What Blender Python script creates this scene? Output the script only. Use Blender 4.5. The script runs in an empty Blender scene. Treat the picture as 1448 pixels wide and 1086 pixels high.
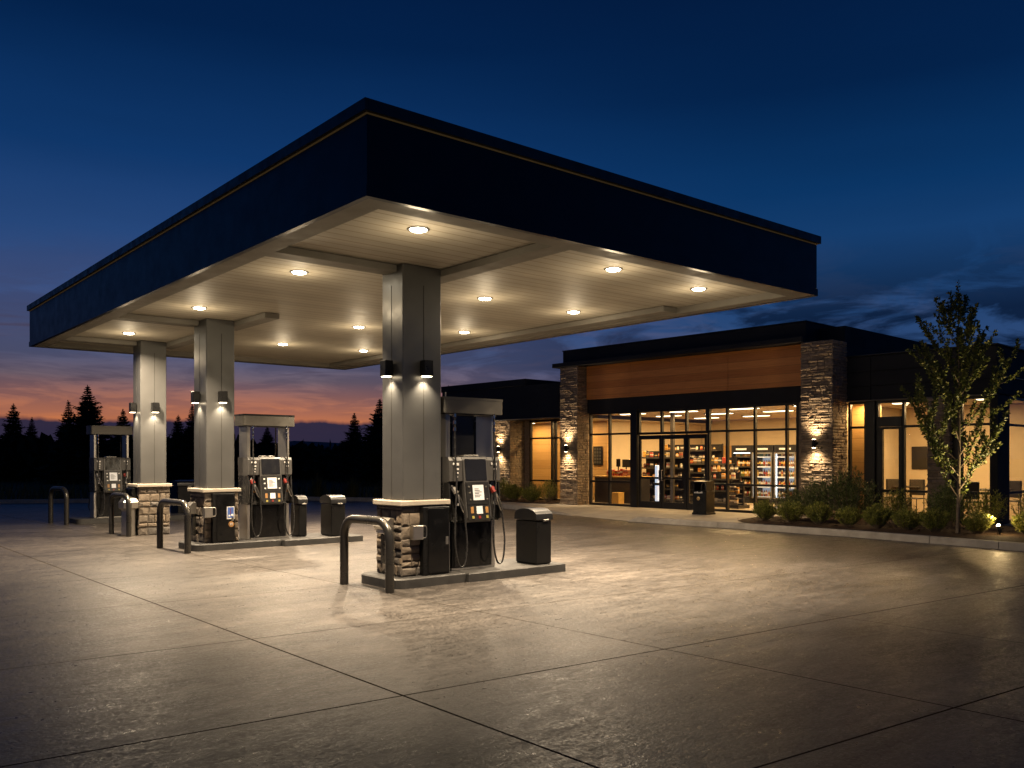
import bpy, bmesh, math, random
from mathutils import Vector, Matrix

scene = bpy.context.scene
COL = scene.collection
R = random.Random(7)
PI = math.pi

# ------------------------------------------------------------------ helpers
def tag(o, label=None, cat=None, group=None, kind=None):
    if label: o['label'] = label
    if cat: o['category'] = cat
    if group: o['group'] = group
    if kind: o['kind'] = kind
    return o

def thing(name, label, cat, loc=(0, 0, 0), rotz=0.0, group=None):
    o = bpy.data.objects.new(name, None)
    o.empty_display_size = 0.1
    COL.objects.link(o)
    o.location = loc
    o.rotation_euler = (0, 0, rotz)
    return tag(o, label, cat, group)

class MB:
    """collects primitives; build() links them as ONE mesh object"""
    def __init__(self):
        self.v = []; self.f = []; self.mi = []; self.cur = 0
    def add(self, vs, fs, M=None):
        n = len(self.v)
        if M is not None:
            vs = [M @ Vector(p) for p in vs]
        self.v += [tuple(p) for p in vs]
        self.f += [tuple(n + i for i in f) for f in fs]
        self.mi += [self.cur] * len(fs)
        return self
    def box(self, x0, x1, y0, y1, z0, z1, bev=0.0, seg=1, M=None):
        if bev <= 0:
            vs = [(x0,y0,z0),(x1,y0,z0),(x1,y1,z0),(x0,y1,z0),(x0,y0,z1),(x1,y0,z1),(x1,y1,z1),(x0,y1,z1)]
            fs = [(0,3,2,1),(4,5,6,7),(0,1,5,4),(1,2,6,5),(2,3,7,6),(3,0,4,7)]
            return self.add(vs, fs, M)
        bm = bmesh.new()
        bmesh.ops.create_cube(bm, size=1.0)
        for v in bm.verts:
            v.co = Vector(((x0+x1)/2 + v.co.x*(x1-x0), (y0+y1)/2 + v.co.y*(y1-y0), (z0+z1)/2 + v.co.z*(z1-z0)))
        bmesh.ops.bevel(bm, geom=bm.edges[:], offset=bev, segments=seg, profile=0.5, affect='EDGES')
        self.frombm(bm, M)
        return self
    def frombm(self, bm, M=None):
        bm.verts.index_update()
        vs = [v.co.copy() for v in bm.verts]
        fs = [[v.index for v in f.verts] for f in bm.faces]
        bm.free()
        self.add(vs, fs, M)
    def prism(self, poly, a, b, axis='x', M=None):
        """extrude a 2-D polygon along an axis. axis x: poly=(y,z); y: (x,z); z: (x,y)"""
        n = len(poly); vs = []
        for t in (a, b):
            for p in poly:
                vs.append({'x': (t, p[0], p[1]), 'y': (p[0], t, p[1]), 'z': (p[0], p[1], t)}[axis])
        fs = [tuple(range(n)), tuple(range(2*n-1, n-1, -1))]
        for i in range(n):
            j = (i+1) % n
            fs.append((i, i+n, j+n, j))
        return self.add(vs, fs, M)
    def tube(self, pts, r, seg=8, M=None, caps=True):
        pts = [Vector(p) for p in pts]
        rs = r if isinstance(r, (list, tuple)) else [r]*len(pts)
        vs = []; fs = []
        prev = None
        for i, p in enumerate(pts):
            if i == 0: t = pts[1]-p
            elif i == len(pts)-1: t = p-pts[i-1]
            else: t = (pts[i+1]-p).normalized() + (p-pts[i-1]).normalized()
            if t.length < 1e-9: t = Vector((0,0,1))
            t.normalize()
            if prev is None:
                a = Vector((1,0,0)) if abs(t.x) < .8 else Vector((0,1,0))
                u = t.cross(a).normalized()
            else:
                u = (prev - t*prev.dot(t))
                if u.length < 1e-6: u = t.orthogonal()
                u.normalize()
            prev = u
            w = t.cross(u)
            for k in range(seg):
                an = 2*PI*k/seg
                vs.append(p + (u*math.cos(an) + w*math.sin(an))*rs[i])
        for i in range(len(pts)-1):
            for k in range(seg):
                k2 = (k+1) % seg
                fs.append((i*seg+k, i*seg+k2, (i+1)*seg+k2, (i+1)*seg+k))
        if caps:
            fs.append(tuple(range(seg-1, -1, -1)))
            fs.append(tuple(range((len(pts)-1)*seg, len(pts)*seg)))
        return self.add(vs, fs, M)
    def lathe(self, prof, seg=16, M=None):
        vs = []; fs = []
        for (r, z) in prof:
            for k in range(seg):
                an = 2*PI*k/seg
                vs.append((r*math.cos(an), r*math.sin(an), z))
        for i in range(len(prof)-1):
            for k in range(seg):
                k2 = (k+1) % seg
                fs.append((i*seg+k, i*seg+k2, (i+1)*seg+k2, (i+1)*seg+k))
        fs.append(tuple(range(seg-1, -1, -1)))
        fs.append(tuple(range((len(prof)-1)*seg, len(prof)*seg)))
        return self.add(vs, fs, M)
    def quad(self, a, b, c, d):
        return self.add([a, b, c, d], [(0, 1, 2, 3)])
    def stones(self, o, u, v, n, W, H, row, ln, dep, gap=.008, rng=R, edge=.02):
        """irregular stone veneer on a face: origin o, unit u (along), v (up), n (out)"""
        o, u, v, n = Vector(o), Vector(u), Vector(v), Vector(n)
        z = 0.0
        while z < H-1e-3:
            h = min(rng.uniform(*row), H-z)
            if H-z-h < row[0]*.6: h = H-z
            x = -edge
            while x < W+edge-1e-3:
                l = min(rng.uniform(*ln), W+edge-x)
                if W+edge-x-l < ln[0]*.5: l = W+edge-x
                hh = h
                d = rng.uniform(*dep)
                j = lambda s: rng.uniform(-s, s)
                g = gap/2
                cs = [(x+g, z+g), (x+l-g, z+g), (x+l-g, z+hh-g), (x+g, z+hh-g)]
                ch = min(l, hh)*.16
                vs = []
                for (a, b) in cs: vs.append(o+u*a+v*b)
                mid = []
                for (a, b) in cs: mid.append((a+j(.005), b+j(.005)))
                for (a, b) in mid: vs.append(o+u*a+v*b+n*(d*.55))
                ca = sum(p[0] for p in mid)/4; cb = sum(p[1] for p in mid)/4
                for (a, b) in mid:
                    sa = -1 if a > ca else 1; sb = -1 if b > cb else 1
                    vs.append(o+u*(a+sa*ch*rng.uniform(.6,1.5))+v*(b+sb*ch*rng.uniform(.6,1.5))+n*(d*rng.uniform(.75,1.15)))
                vs.append(o+u*ca+v*cb+n*(d*rng.uniform(.95,1.4)))
                fs = []
                for k in range(4):
                    k2 = (k+1) % 4
                    fs.append((k, k2, 4+k2, 4+k)); fs.append((4+k, 4+k2, 8+k2, 8+k)); fs.append((8+k, 8+k2, 12))
                self.add(vs, fs)
                x += l
            z += h
        return self
    def build(self, name, m, parent=None, loc=None, rotz=None, smooth=False, ang=35, normals=True):
        me = bpy.data.meshes.new(name)
        me.from_pydata(self.v, [], self.f)
        ms = m if isinstance(m, (list, tuple)) else [m]
        for x in ms: me.materials.append(x)
        if len(ms) > 1:
            me.polygons.foreach_set('material_index', self.mi)
        if normals:
            bm = bmesh.new(); bm.from_mesh(me)
            bmesh.ops.recalc_face_normals(bm, faces=bm.faces)
            bm.to_mesh(me); bm.free()
        if smooth:
            me.polygons.foreach_set('use_smooth', [True]*len(me.polygons))
            try: me.set_sharp_from_angle(angle=math.radians(ang))
            except Exception: pass
        me.update()
        o = bpy.data.objects.new(name, me)
        COL.objects.link(o)
        if parent is not None: o.parent = parent
        if loc is not None: o.location = loc
        if rotz is not None: o.rotation_euler = (0, 0, rotz)
        return o

def dup(root, loc=None, rotz=None, label=None, group=None, scale=None):
    r = root.copy(); COL.objects.link(r)
    if loc is not None: r.location = loc
    if rotz is not None: r.rotation_euler = (0, 0, rotz)
    if scale is not None: r.scale = scale
    if label: r['label'] = label
    if group: r['group'] = group
    for ch in list(root.children):
        c = ch.copy(); COL.objects.link(c); c.parent = r
        for g in list(ch.children):
            d = g.copy(); COL.objects.link(d); d.parent = c
    return r

def lamp(name, typ, parent, loc, energy, color, rot=(0, 0, 0), **kw):
    l = bpy.data.lights.new(name, typ)
    l.energy = energy; l.color = color
    for k, v in kw.items(): setattr(l, k, v)
    o = bpy.data.objects.new(name, l); COL.objects.link(o)
    o.location = loc; o.rotation_euler = rot
    if parent is not None: o.parent = parent
    return o

# ------------------------------------------------------------------ materials
class NT:
    def __init__(self, name):
        self.m = bpy.data.materials.new(name); self.m.use_nodes = True
        self.t = self.m.node_tree; self.n = self.t.nodes; self.l = self.t.links
        self.n.clear()
        self.out = self.n.new('ShaderNodeOutputMaterial')
    def node(self, typ, **kw):
        x = self.n.new(typ)
        for k, v in kw.items(): setattr(x, k, v)
        return x
    def link(self, a, b): self.l.new(a, b)
    def math(self, op, a, b=None, c=None, clamp=False):
        x = self.node('ShaderNodeMath', operation=op); x.use_clamp = clamp
        for i, y in enumerate((a, b, c)):
            if y is None: continue
            if isinstance(y, (int, float)): x.inputs[i].default_value = y
            else: self.link(y, x.inputs[i])
        return x.outputs[0]
    def noise(self, vec, scale, detail=4, rough=.55, dist=0):
        x = self.node('ShaderNodeTexNoise')
        x.inputs['Scale'].default_value = scale; x.inputs['Detail'].default_value = detail
        x.inputs['Roughness'].default_value = rough; x.inputs['Distortion'].default_value = dist
        if vec is not None: self.link(vec, x.inputs['Vector'])
        return x.outputs['Fac']
    def mapping(self, vec, scale=(1, 1, 1), rot=(0, 0, 0)):
        x = self.node('ShaderNodeMapping')
        x.inputs['Scale'].default_value = scale; x.inputs['Rotation'].default_value = rot
        self.link(vec, x.inputs['Vector']); return x.outputs[0]
    def ramp(self, fac, stops, interp='LINEAR'):
        x = self.node('ShaderNodeValToRGB'); cr = x.color_ramp; cr.interpolation = interp
        while len(cr.elements) < len(stops): cr.elements.new(.5)
        for e, (p, c) in zip(cr.elements, stops):
            e.position = p; e.color = (c[0], c[1], c[2], 1) if not isinstance(c, (int, float)) else (c, c, c, 1)
        self.link(fac, x.inputs[0]); return x.outputs[0]
    def mix(self, fac, a, b, blend='MIX'):
        x = self.node('ShaderNodeMix', data_type='RGBA', blend_type=blend)
        for s, y in ((x.inputs[0], fac), (x.inputs[6], a), (x.inputs[7], b)):
            if isinstance(y, (int, float)): s.default_value = y
            elif isinstance(y, tuple): s.default_value = (y[0], y[1], y[2], 1)
            else: self.link(y, s)
        return x.outputs[2]
    def maprange(self, v, a, b, c, d):
        x = self.node('ShaderNodeMapRange'); x.clamp = True
        self.link(v, x.inputs[0])
        for i, y in enumerate((a, b, c, d)): x.inputs[i+1].default_value = y
        return x.outputs[0]
    def bump(self, h, strength=.3, dist=.01):
        x = self.node('ShaderNodeBump'); x.inputs['Strength'].default_value = strength; x.inputs['Distance'].default_value = dist
        self.link(h, x.inputs['Height']); return x.outputs[0]
    def principled(self, color, rough=.5, metal=0.0, normal=None, spec=.5, emit=None, estr=0, coat=0):
        p = self.node('ShaderNodeBsdfPrincipled')
        for k, y in (('Base Color', color), ('Roughness', rough), ('Metallic', metal), ('Specular IOR Level', spec), ('Coat Weight', coat)):
            s = p.inputs[k]
            if isinstance(y, (int, float)): s.default_value = y
            elif isinstance(y, tuple): s.default_value = (y[0], y[1], y[2], 1)
            else: self.link(y, s)
        if normal is not None: self.link(normal, p.inputs['Normal'])
        if emit is not None:
            s = p.inputs['Emission Color']
            if isinstance(emit, tuple): s.default_value = (*emit, 1)
            else: self.link(emit, s)
            p.inputs['Emission Strength'].default_value = estr
        self.link(p.outputs[0], self.out.inputs[0]); return p
    def coord(self, which='Object'):
        return self.node('ShaderNodeTexCoord').outputs[which]

def simple(name, col, rough=.5, metal=0.0, var=.15, scale=6.0, bump=0.0, bscale=60.0, spec=.5, coat=0, rvar=.12):
    t = NT(name); c = t.coord()
    f = t.noise(c, scale, 5)
    lo = tuple(x*(1-var) for x in col); hi = tuple(min(1, x*(1+var)) for x in col)
    colr = t.ramp(f, [(.3, lo), (.7, hi)])
    f2 = t.noise(c, scale*2.3, 4)
    r = t.maprange(f2, .3, .7, max(.02, rough-rvar), min(1, rough+rvar))
    nrm = None
    if bump > 0:
        nrm = t.bump(t.noise(c, bscale, 4), bump, .01)
    t.principled(colr, r, metal, nrm, spec, coat=coat)
    return t.m

def emissive(name, col, strength, base=(.8, .8, .8)):
    t = NT(name); c = t.coord()
    f = t.noise(c, 3, 2)
    e = t.ramp(f, [(.3, tuple(x*.92 for x in col)), (.7, col)])
    t.principled(base, .4, 0, None, .5, e, strength)
    return t.m

def island_mat(name, stops, rough=.85, bump=.6, bscale=28, nscale=9, spec=.3, mul=(.6, 1.25)):
    """colour differs stone by stone / leaf by leaf"""
    t = NT(name); c = t.coord()
    g = t.node('ShaderNodeNewGeometry')
    col = t.ramp(g.outputs['Random Per Island'], stops)
    f = t.noise(c, nscale, 6, .65)
    k = t.maprange(f, .25, .75, mul[0], mul[1])
    col = t.mix(1.0, col, k, 'MULTIPLY')
    nrm = t.bump(t.noise(c, bscale, 6, .7), bump, .02) if bump > 0 else None
    t.principled(col, rough, 0, nrm, spec)
    return t.m

def random_mat(name, stops, rough=.4, spec=.5):
    """colour differs object by object, with a band so packets look printed"""
    t = NT(name); c = t.coord('Generated')
    oi = t.node('ShaderNodeObjectInfo')
    col = t.ramp(oi.outputs['Random'], stops, 'CONSTANT')
    sep = t.node('ShaderNodeSeparateXYZ'); t.link(c, sep.inputs[0])
    band = t.math('MULTIPLY', t.math('GREATER_THAN', sep.outputs[2], .42), t.math('LESS_THAN', sep.outputs[2], .68))
    r2 = t.math('FRACT', t.math('MULTIPLY', oi.outputs['Random'], 7.31))
    col2 = t.ramp(r2, [(0, (.8, .78, .7)), (.35, (.7, .45, .1)), (.6, (.75, .72, .65)), (.8, (.4, .05, .03))], 'CONSTANT')
    col = t.mix(t.math('MULTIPLY', band, .8), col, col2)
    t.principled(col, rough, 0, None, spec)
    return t.m

def glass_mat(name, tint=(1, 1, 1), ior=1.45, rough=.015):
    t = NT(name)
    tr = t.node('ShaderNodeBsdfTransparent'); tr.inputs[0].default_value = (*tint, 1)
    gl = t.node('ShaderNodeBsdfGlossy'); gl.inputs['Roughness'].default_value = rough
    c = t.coord()
    nrm = t.bump(t.noise(c, 1.3, 2), .02, .05)
    t.link(nrm, gl.inputs['Normal'])
    lw = t.node('ShaderNodeLayerWeight'); lw.inputs['Blend'].default_value = .5
    fr = t.math('ADD', .07, t.math('MULTIPLY', t.math('POWER', lw.outputs['Facing'], 5.0), .85))
    mx = t.node('ShaderNodeMixShader')
    t.link(fr, mx.inputs[0]); t.link(tr.outputs[0], mx.inputs[1]); t.link(gl.outputs[0], mx.inputs[2])
    t.link(mx.outputs[0], t.out.inputs[0])
    return t.m

M = {}
# concrete forecourt with saw-cut joints that follow measured lines
def concrete_lot():
    t = NT('forecourt_concrete'); c = t.coord()
    sep = t.node('ShaderNodeSeparateXYZ'); t.link(c, sep.inputs[0])
    X, Y = sep.outputs[0], sep.outputs[1]
    n1 = t.noise(c, .40, 3, .55, .5)
    # trowel / broom sweeps: long streaks at two scales
    n2 = t.noise(t.mapping(c, (1.0, 4.0, 1), (0, 0, math.radians(-40))), .75, 5, .6, .8)
    n5 = t.noise(t.mapping(c, (1.3, 4.6, 1), (0, 0, math.radians(-50))), 2.4, 4, .62, 1.0)
    n3 = t.noise(c, 5, 4, .65, .8)
    n4 = t.noise(t.mapping(c, (1.0, 2.2, 1), (0, 0, math.radians(-45))), 15, 3, .6, 1.2)
    a = t.math('ADD', t.math('MULTIPLY', n1, .25), t.math('MULTIPLY', n2, .33))
    a = t.math('ADD', a, t.math('MULTIPLY', n5, .22))
    a = t.math('ADD', a, t.math('MULTIPLY', n3, .20))
    col = t.ramp(a, [(.38, (.027, .0235, .0208)), (.465, (.054, .047, .0415)), (.53, (.078, .068, .060)), (.62, (.125, .109, .096))])
    col = t.mix(1.0, col, t.maprange(n4, .33, .67, .74, 1.20), 'MULTIPLY')
    n7 = t.noise(c, 38, 3, .65, .8)
    col = t.mix(1.0, col, t.maprange(n7, .36, .64, .62, 1.42), 'MULTIPLY')
    # old drips and darker worn patches
    st = t.maprange(t.noise(c, 1.5, 4, .65, .9), .57, .70, 0, .5)
    col = t.mix(st, col, (.048, .041, .035))
    # joints: |x + k y - c| ; |y + k x - c|
    lines = None
    groove = None
    for (k, cc, w) in ((.0113, 3.27, .010), (.039, 5.86, .008), (.04, 8.35, .006), (.035, 11.8, .006), (.02, .85, .009), (.0, -1.6, .009), (.0, -4.1, .009), (.035, 14.4, .006)):
        d = t.math('ABSOLUTE', t.math('SUBTRACT', t.math('ADD', X, t.math('MULTIPLY', Y, k)), cc))
        m = t.math('LESS_THAN', d, w)
        lines = m if lines is None else t.math('MAXIMUM', lines, m)
    for (k, cc, w) in ((.080, 7.63, .008), (.083, 5.23, .010), (.098, 3.01, .009), (.08, 10.15, .007), (.08, 12.6, .006), (.07, 17.6, .008), (.07, 22.5, .010), (.08, .6, .010)):
        d = t.math('ABSOLUTE', t.math('SUBTRACT', t.math('ADD', Y, t.math('MULTIPLY', X, k)), cc))
        m = t.math('LESS_THAN', d, w)
        lines = t.math('MAXIMUM', lines, m)
    col = t.mix(t.math('MULTIPLY', lines, .95), col, (.03, .025, .02))
    rg = t.math('ADD', t.maprange(n5, .35, .65, .36, .52), t.maprange(n7, .35, .65, -.12, .16))
    h = t.math('SUBTRACT', t.math('ADD', t.math('ADD', n4, t.math('MULTIPLY', n7, .45)), t.math('MULTIPLY', n3, .8)), t.math('MULTIPLY', lines, 1.5))
    nrm = t.bump(h, .16, .03)
    spec = t.math('MULTIPLY', t.math('SUBTRACT', 1.0, lines), .28)
    t.principled(col, t.math('MAXIMUM', rg, t.math('MULTIPLY', lines, .9)), 0, nrm, spec)
    return t.m
M['lot'] = concrete_lot()
M['kerb'] = simple('kerb_concrete', (.30, .27, .235), .8, 0, .25, 3, .4, 60)
M['walk'] = simple('sidewalk_concrete', (.36, .325, .28), .7, 0, .18, 1.5, .3, 70)
M['island'] = simple('island_concrete', (.032, .0305, .029), .6, 0, .3, 5, .3, 50)
M['grass_ground'] = simple('rough_grass_ground', (.035, .035, .018), .95, 0, .5, .3, .5, 8, .2)
M['mulch'] = simple('bark_mulch', (.055, .032, .02), .95, 0, .6, 30, 1.0, 45, .2)
M['navy'] = simple('navy_fascia_metal', (.0024, .0038, .0125), .36, 0, .10, 2, .03, 4, .25, 0, .05)
M['cap'] = simple('dark_cap_metal', (.008, .009, .014), .45, 0, .15, 3)
M['gold'] = simple('brass_trim', (.50, .33, .14), .35, .7, .1, 4)
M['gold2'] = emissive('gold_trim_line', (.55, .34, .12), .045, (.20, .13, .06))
def soffit_mat():
    t = NT('cream_soffit_planks'); c = t.coord()
    sep = t.node('ShaderNodeSeparateXYZ'); t.link(c, sep.inputs[0])
    fr = t.math('FRACT', t.math('MULTIPLY', sep.outputs[1], 1/.20))
    ln = t.math('LESS_THAN', t.math('ABSOLUTE', t.math('SUBTRACT', fr, .5)), .06)
    cell = t.node('ShaderNodeTexWhiteNoise', noise_dimensions='1D')
    t.link(t.math('FLOOR', t.math('MULTIPLY', sep.outputs[1], 1/.20)), cell.inputs['W'])
    f = t.noise(t.mapping(c, (.4, 3, 1)), 1.2, 5)
    col = t.ramp(t.math('ADD', t.math('MULTIPLY', f, .7), t.math('MULTIPLY', cell.outputs[0], .3)), [(.25, (.33, .302, .248)), (.75, (.42, .385, .318))])
    col = t.mix(t.math('MULTIPLY', ln, .75), col, (.20, .17, .12))
    h = t.math('SUBTRACT', t.math('MULTIPLY', t.noise(t.mapping(c, (.3, 6, 1)), 1.0, 3), .6), ln)
    nrm = t.bump(h, .35, .01)
    t.principled(col, t.maprange(f, .3, .7, .52, .62), 0, nrm, .28)
    return t.m
M['soffit'] = soffit_mat()
M['beam'] = simple('cream_beam_metal', (.19, .178, .155), .72, 0, .08, 2, 0, 60, .3)
M['shaft'] = simple('grey_column_cladding', (.108, .108, .106), .36, .4, .08, 2.5, .02, 12, .5, 0, .06)
M['joint'] = simple('dark_joint', (.03, .028, .025), .7)
M['stonecap'] = simple('cast_stone_cap', (.36, .315, .255), .75, 0, .15, 8, .3, 60)
M['stone'] = island_mat('fieldstone', [(0, (.19, .15, .11)), (.2, (.12, .10, .08)), (.4, (.25, .195, .14)), (.6, (.11, .10, .09)), (.8, (.21, .175, .14)), (1, (.15, .118, .085))], .85, .8, 22, 11)
M['ledge'] = island_mat('ledgestone', [(0, (.33, .25, .17)), (.25, (.24, .185, .13)), (.5, (.41, .315, .22)), (.75, (.28, .22, .165)), (1, (.37, .265, .17))], .85, .9, 30, 14)
M['mortar'] = simple('mortar', (.07, .058, .045), .95)
M['black'] = simple('black_powder_coat', (.006, .006, .006), .36, 0, .15, 4, 0, 60, .3)
M['blackgl'] = simple('black_gloss_panel', (.004, .004, .0042), .20, 0, .2, 3, 0, 60, .35)
M['pumpgrey'] = simple('charcoal_pump_plastic', (.058, .055, .052), .40, 0, .12, 5, 0, 60, .4)
M['pumpdark'] = simple('dark_pump_plastic', (.012, .0115, .011), .42, 0, .2, 5, 0, 60, .35)
M['steel'] = simple('brushed_stainless', (.50, .475, .43), .36, 1.0, .04, 3, 0, 60, .5, 0, .03)
M['steelpipe'] = simple('dark_bronze_steel_pipe', (.075, .070, .062), .30, .75, .12, 3, 0, 60, .5, 0, .06)
M['binmetal'] = simple('dark_bin_metal', (.008, .0078, .0075), .32, .2, .15, 3, 0, 60, .35, 0, .06)
M['binlid'] = simple('bin_lid_metal', (.013, .0128, .0125), .36, .2, .12, 3, 0, 60, .5, 0, .06)
M['header'] = simple('champagne_header_metal', (.10, .093, .08), .40, .4, .06, 3)
M['rubber'] = simple('black_hose_rubber', (.024, .023, .022), .26, 0, .2, 9)
M['chrome'] = simple('chrome', (.75, .72, .68), .18, 1.0, .05, 5, 0, 60, .5, 0, .03)
M['red'] = simple('red_nozzle_boot', (.20, .02, .014), .4)
M['white'] = simple('white_label', (.75, .73, .70), .5)
M['amber'] = simple('amber_sticker', (.30, .15, .045), .5)
M['yellow'] = simple('yellow_key', (.28, .23, .05), .5)
M['blue'] = simple('blue_sticker', (.06, .13, .42), .5)
M['screen'] = simple('dark_display_glass', (.012, .012, .013), .12, 0, .1, 3)
M['lcd'] = emissive('lit_price_display', (.85, .82, .78), .16, (.6, .6, .6))
M['lens'] = emissive('canopy_light_lens', (1.0, .88, .66), 60)
M['sconcelens'] = emissive('sconce_lens', (1.0, .80, .52), 14)
M['walllens'] = emissive('wall_sconce_lens', (1.0, .74, .42), 26)
M['uplens'] = emissive('uplight_lens', (1.0, .74, .36), 22)
M['ceilens'] = emissive('ceiling_panel_lens', (1.0, .80, .50), 6)
M['dark'] = simple('charcoal_building_panel', (.024, .025, .028), .70, 0, .12, 1.5, .04, 30, .2, 0, .05)
M['dark2'] = simple('dark_bronze_frame', (.016, .015, .014), .4, .3, .15, 4)
M['roofm'] = simple('roof_membrane', (.04, .04, .04), .9)
def wood_mat(name, c0, c1, board=.21, vert=False):
    t = NT(name); c = t.coord()
    sep = t.node('ShaderNodeSeparateXYZ'); t.link(c, sep.inputs[0])
    z = sep.outputs[2]
    g = t.noise(t.mapping(c, (.8, .8, 14)), 2.2, 7, .65, .5)
    cell = t.node('ShaderNodeTexWhiteNoise', noise_dimensions='1D')
    t.link(t.math('FLOOR', t.math('MULTIPLY', z, 1/board)), cell.inputs['W'])
    k = t.math('ADD', t.math('MULTIPLY', g, .75), t.math('MULTIPLY', cell.outputs[0], .25))
    col = t.ramp(k, [(.28, c0), (.72, c1)])
    fr = t.math('FRACT', t.math('MULTIPLY', z, 1/board))
    ln = t.math('LESS_THAN', fr, .03)
    col = t.mix(t.math('MULTIPLY', ln, .6), col, tuple(x*.25 for x in c0))
    nrm = t.bump(t.math('SUBTRACT', g, ln), .25, .006)
    t.principled(col, t.maprange(g, .3, .7, .40, .58), 0, nrm, .4)
    return t.m
M['wood'] = wood_mat('cedar_cladding', (.54, .19, .045), (.80, .345, .095))
M['woodin'] = wood_mat('interior_oak_panel', (.42, .24, .085), (.56, .34, .13), .3)
M['cream'] = simple('cream_interior_wall', (.54, .44, .30), .7, 0, .06, 1.5)
M['ceil'] = simple('interior_ceiling', (.50, .42, .31), .8, 0, .06, 1.2)
M['tile'] = simple('interior_floor_tile', (.42, .34, .24), .3, 0, .15, 1.5)
M['glass'] = glass_mat('shop_glass', (.96, .97, .96))
M['cglass'] = glass_mat('cooler_glass', (.97, .99, 1.0))
M['ledcool'] = emissive('cooler_led_strip', (.80, .90, 1.0), 3.0)
M['coolin'] = emissive('cooler_interior', (.80, .88, 1.0), .22, (.6, .62, .64))
M['counter'] = simple('dark_counter_laminate', (.04, .034, .028), .4)
M['oakbox'] = simple('oak_box', (.55, .33, .08), .5)
M['glowblue'] = emissive('lit_display_column', (.55, .75, 1.0), .8)  # reflection-like brightness put into the colour as emission
M['prod'] = random_mat('printed_packets', [(0, (.05, .04, .035)), (.2, (.40, .06, .03)), (.38, (.62, .56, .46)), (.55, (.10, .08, .06)), (.7, (.55, .28, .06)), (.85, (.22, .12, .06))])
M['redpack'] = random_mat('red_packets', [(0, (.45, .05, .03)), (.4, (.55, .10, .05)), (.7, (.62, .30, .22))])
M['bottle'] = random_mat('drink_bottles', [(0, (.30, .10, .03)), (.25, (.45, .22, .05)), (.45, (.08, .04, .025)), (.65, (.55, .35, .12)), (.82, (.12, .14, .05))], .2)
M['leaf'] = island_mat('tree_leaves', [(0, (.06, .085, .016)), (.4, (.105, .13, .022)), (.75, (.16, .17, .03)), (1, (.23, .21, .045))], .55, 0, 20, 4, .4, (.8, 1.2))
M['shrub'] = island_mat('shrub_leaves', [(0, (.07, .095, .018)), (.45, (.19, .21, .032)), (.8, (.32, .31, .05)), (1, (.45, .40, .09))], .6, 0, 20, 4, .35, (.7, 1.2))
M['shrubdark'] = island_mat('dark_shrub_leaves', [(0, (.05, .075, .026)), (.5, (.12, .155, .045)), (1, (.25, .27, .08))], .6, 0, 20, 4, .35, (.7, 1.2))
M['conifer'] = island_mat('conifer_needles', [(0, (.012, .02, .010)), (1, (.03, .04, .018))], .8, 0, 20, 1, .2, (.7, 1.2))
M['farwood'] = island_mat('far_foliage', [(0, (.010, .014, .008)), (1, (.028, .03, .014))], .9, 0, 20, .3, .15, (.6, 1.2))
M['dry'] = island_mat('dry_grass_blades', [(0, (.05, .045, .016)), (.6, (.09, .085, .025)), (1, (.14, .12, .04))], .7, 0, 20, 3, .3)
M['bark'] = simple('smooth_young_bark', (.17, .125, .085), .8, 0, .3, 20, .5, 60)
M['chairm'] = simple('dark_chair_shell', (.035, .03, .027), .5)
M['hill'] = simple('distant_hill', (.03, .04, .06), 1.0, 0, .2, .002)
# ------------------------------------------------------------------ camera
CAM_H = 1.6
cam_d = bpy.data.cameras.new('camera'); cam = bpy.data.objects.new('camera', cam_d); COL.objects.link(cam)
cam_d.sensor_width = 36; cam_d.lens = 1230.5/1448*36
cam_d.shift_y = 105/1448
cam_d.clip_start = .05; cam_d.clip_end = 6000
cam.location = (0, 0, CAM_H)
cam.rotation_euler = (PI/2, 0, math.radians(49.93-90))
scene.camera = cam

# ------------------------------------------------------------------ dusk sky
W = bpy.data.worlds.new('World'); scene.world = W; W.use_nodes = True
wt = W.node_tree; wt.nodes.clear()
class WN(NT):
    def __init__(self, t):
        self.t = t; self.n = t.nodes; self.l = t.links
w = WN(wt)
wout = w.node('ShaderNodeOutputWorld')
dirv = w.node('ShaderNodeTexCoord').outputs['Generated']
sp = w.node('ShaderNodeSeparateXYZ'); w.link(dirv, sp.inputs[0])
dz = sp.outputs[2]
sa = math.radians(70)
hl = w.math('SQRT', w.math('ADD', w.math('MULTIPLY', sp.outputs[0], sp.outputs[0]), w.math('MULTIPLY', sp.outputs[1], sp.outputs[1])))
dot = w.math('DIVIDE', w.math('ADD', w.math('MULTIPLY', sp.outputs[0], math.cos(sa)), w.math('MULTIPLY', sp.outputs[1], math.sin(sa))), w.math('MAXIMUM', hl, .001))
az = w.math('POWER', w.maprange(dot, .80, .985, 0, 1), 1.6)
el = w.maprange(dz, 0.0, .5, 0, 1)
sun_r = w.ramp(el, [(0, (.40, .115, .035)), (.08, (.58, .185, .072)), (.13, (.37, .15, .108)), (.17, (.160, .115, .145)), (.215, (.078, .092, .175)), (.31, (.046, .076, .190)), (.46, (.020, .063, .195)), (.62, (.0055, .041, .155)), (.85, (.0012, .017, .075)), (1, (.0008, .011, .052))])
off_r = w.ramp(el, [(0, (.040, .052, .125)), (.12, (.038, .060, .155)), (.24, (.026, .066, .18)), (.38, (.012, .058, .18)), (.56, (.0035, .038, .138)), (.75, (.0012, .017, .072)), (1, (.0008, .009, .042))])
sky = w.mix(az, off_r, sun_r)
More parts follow.
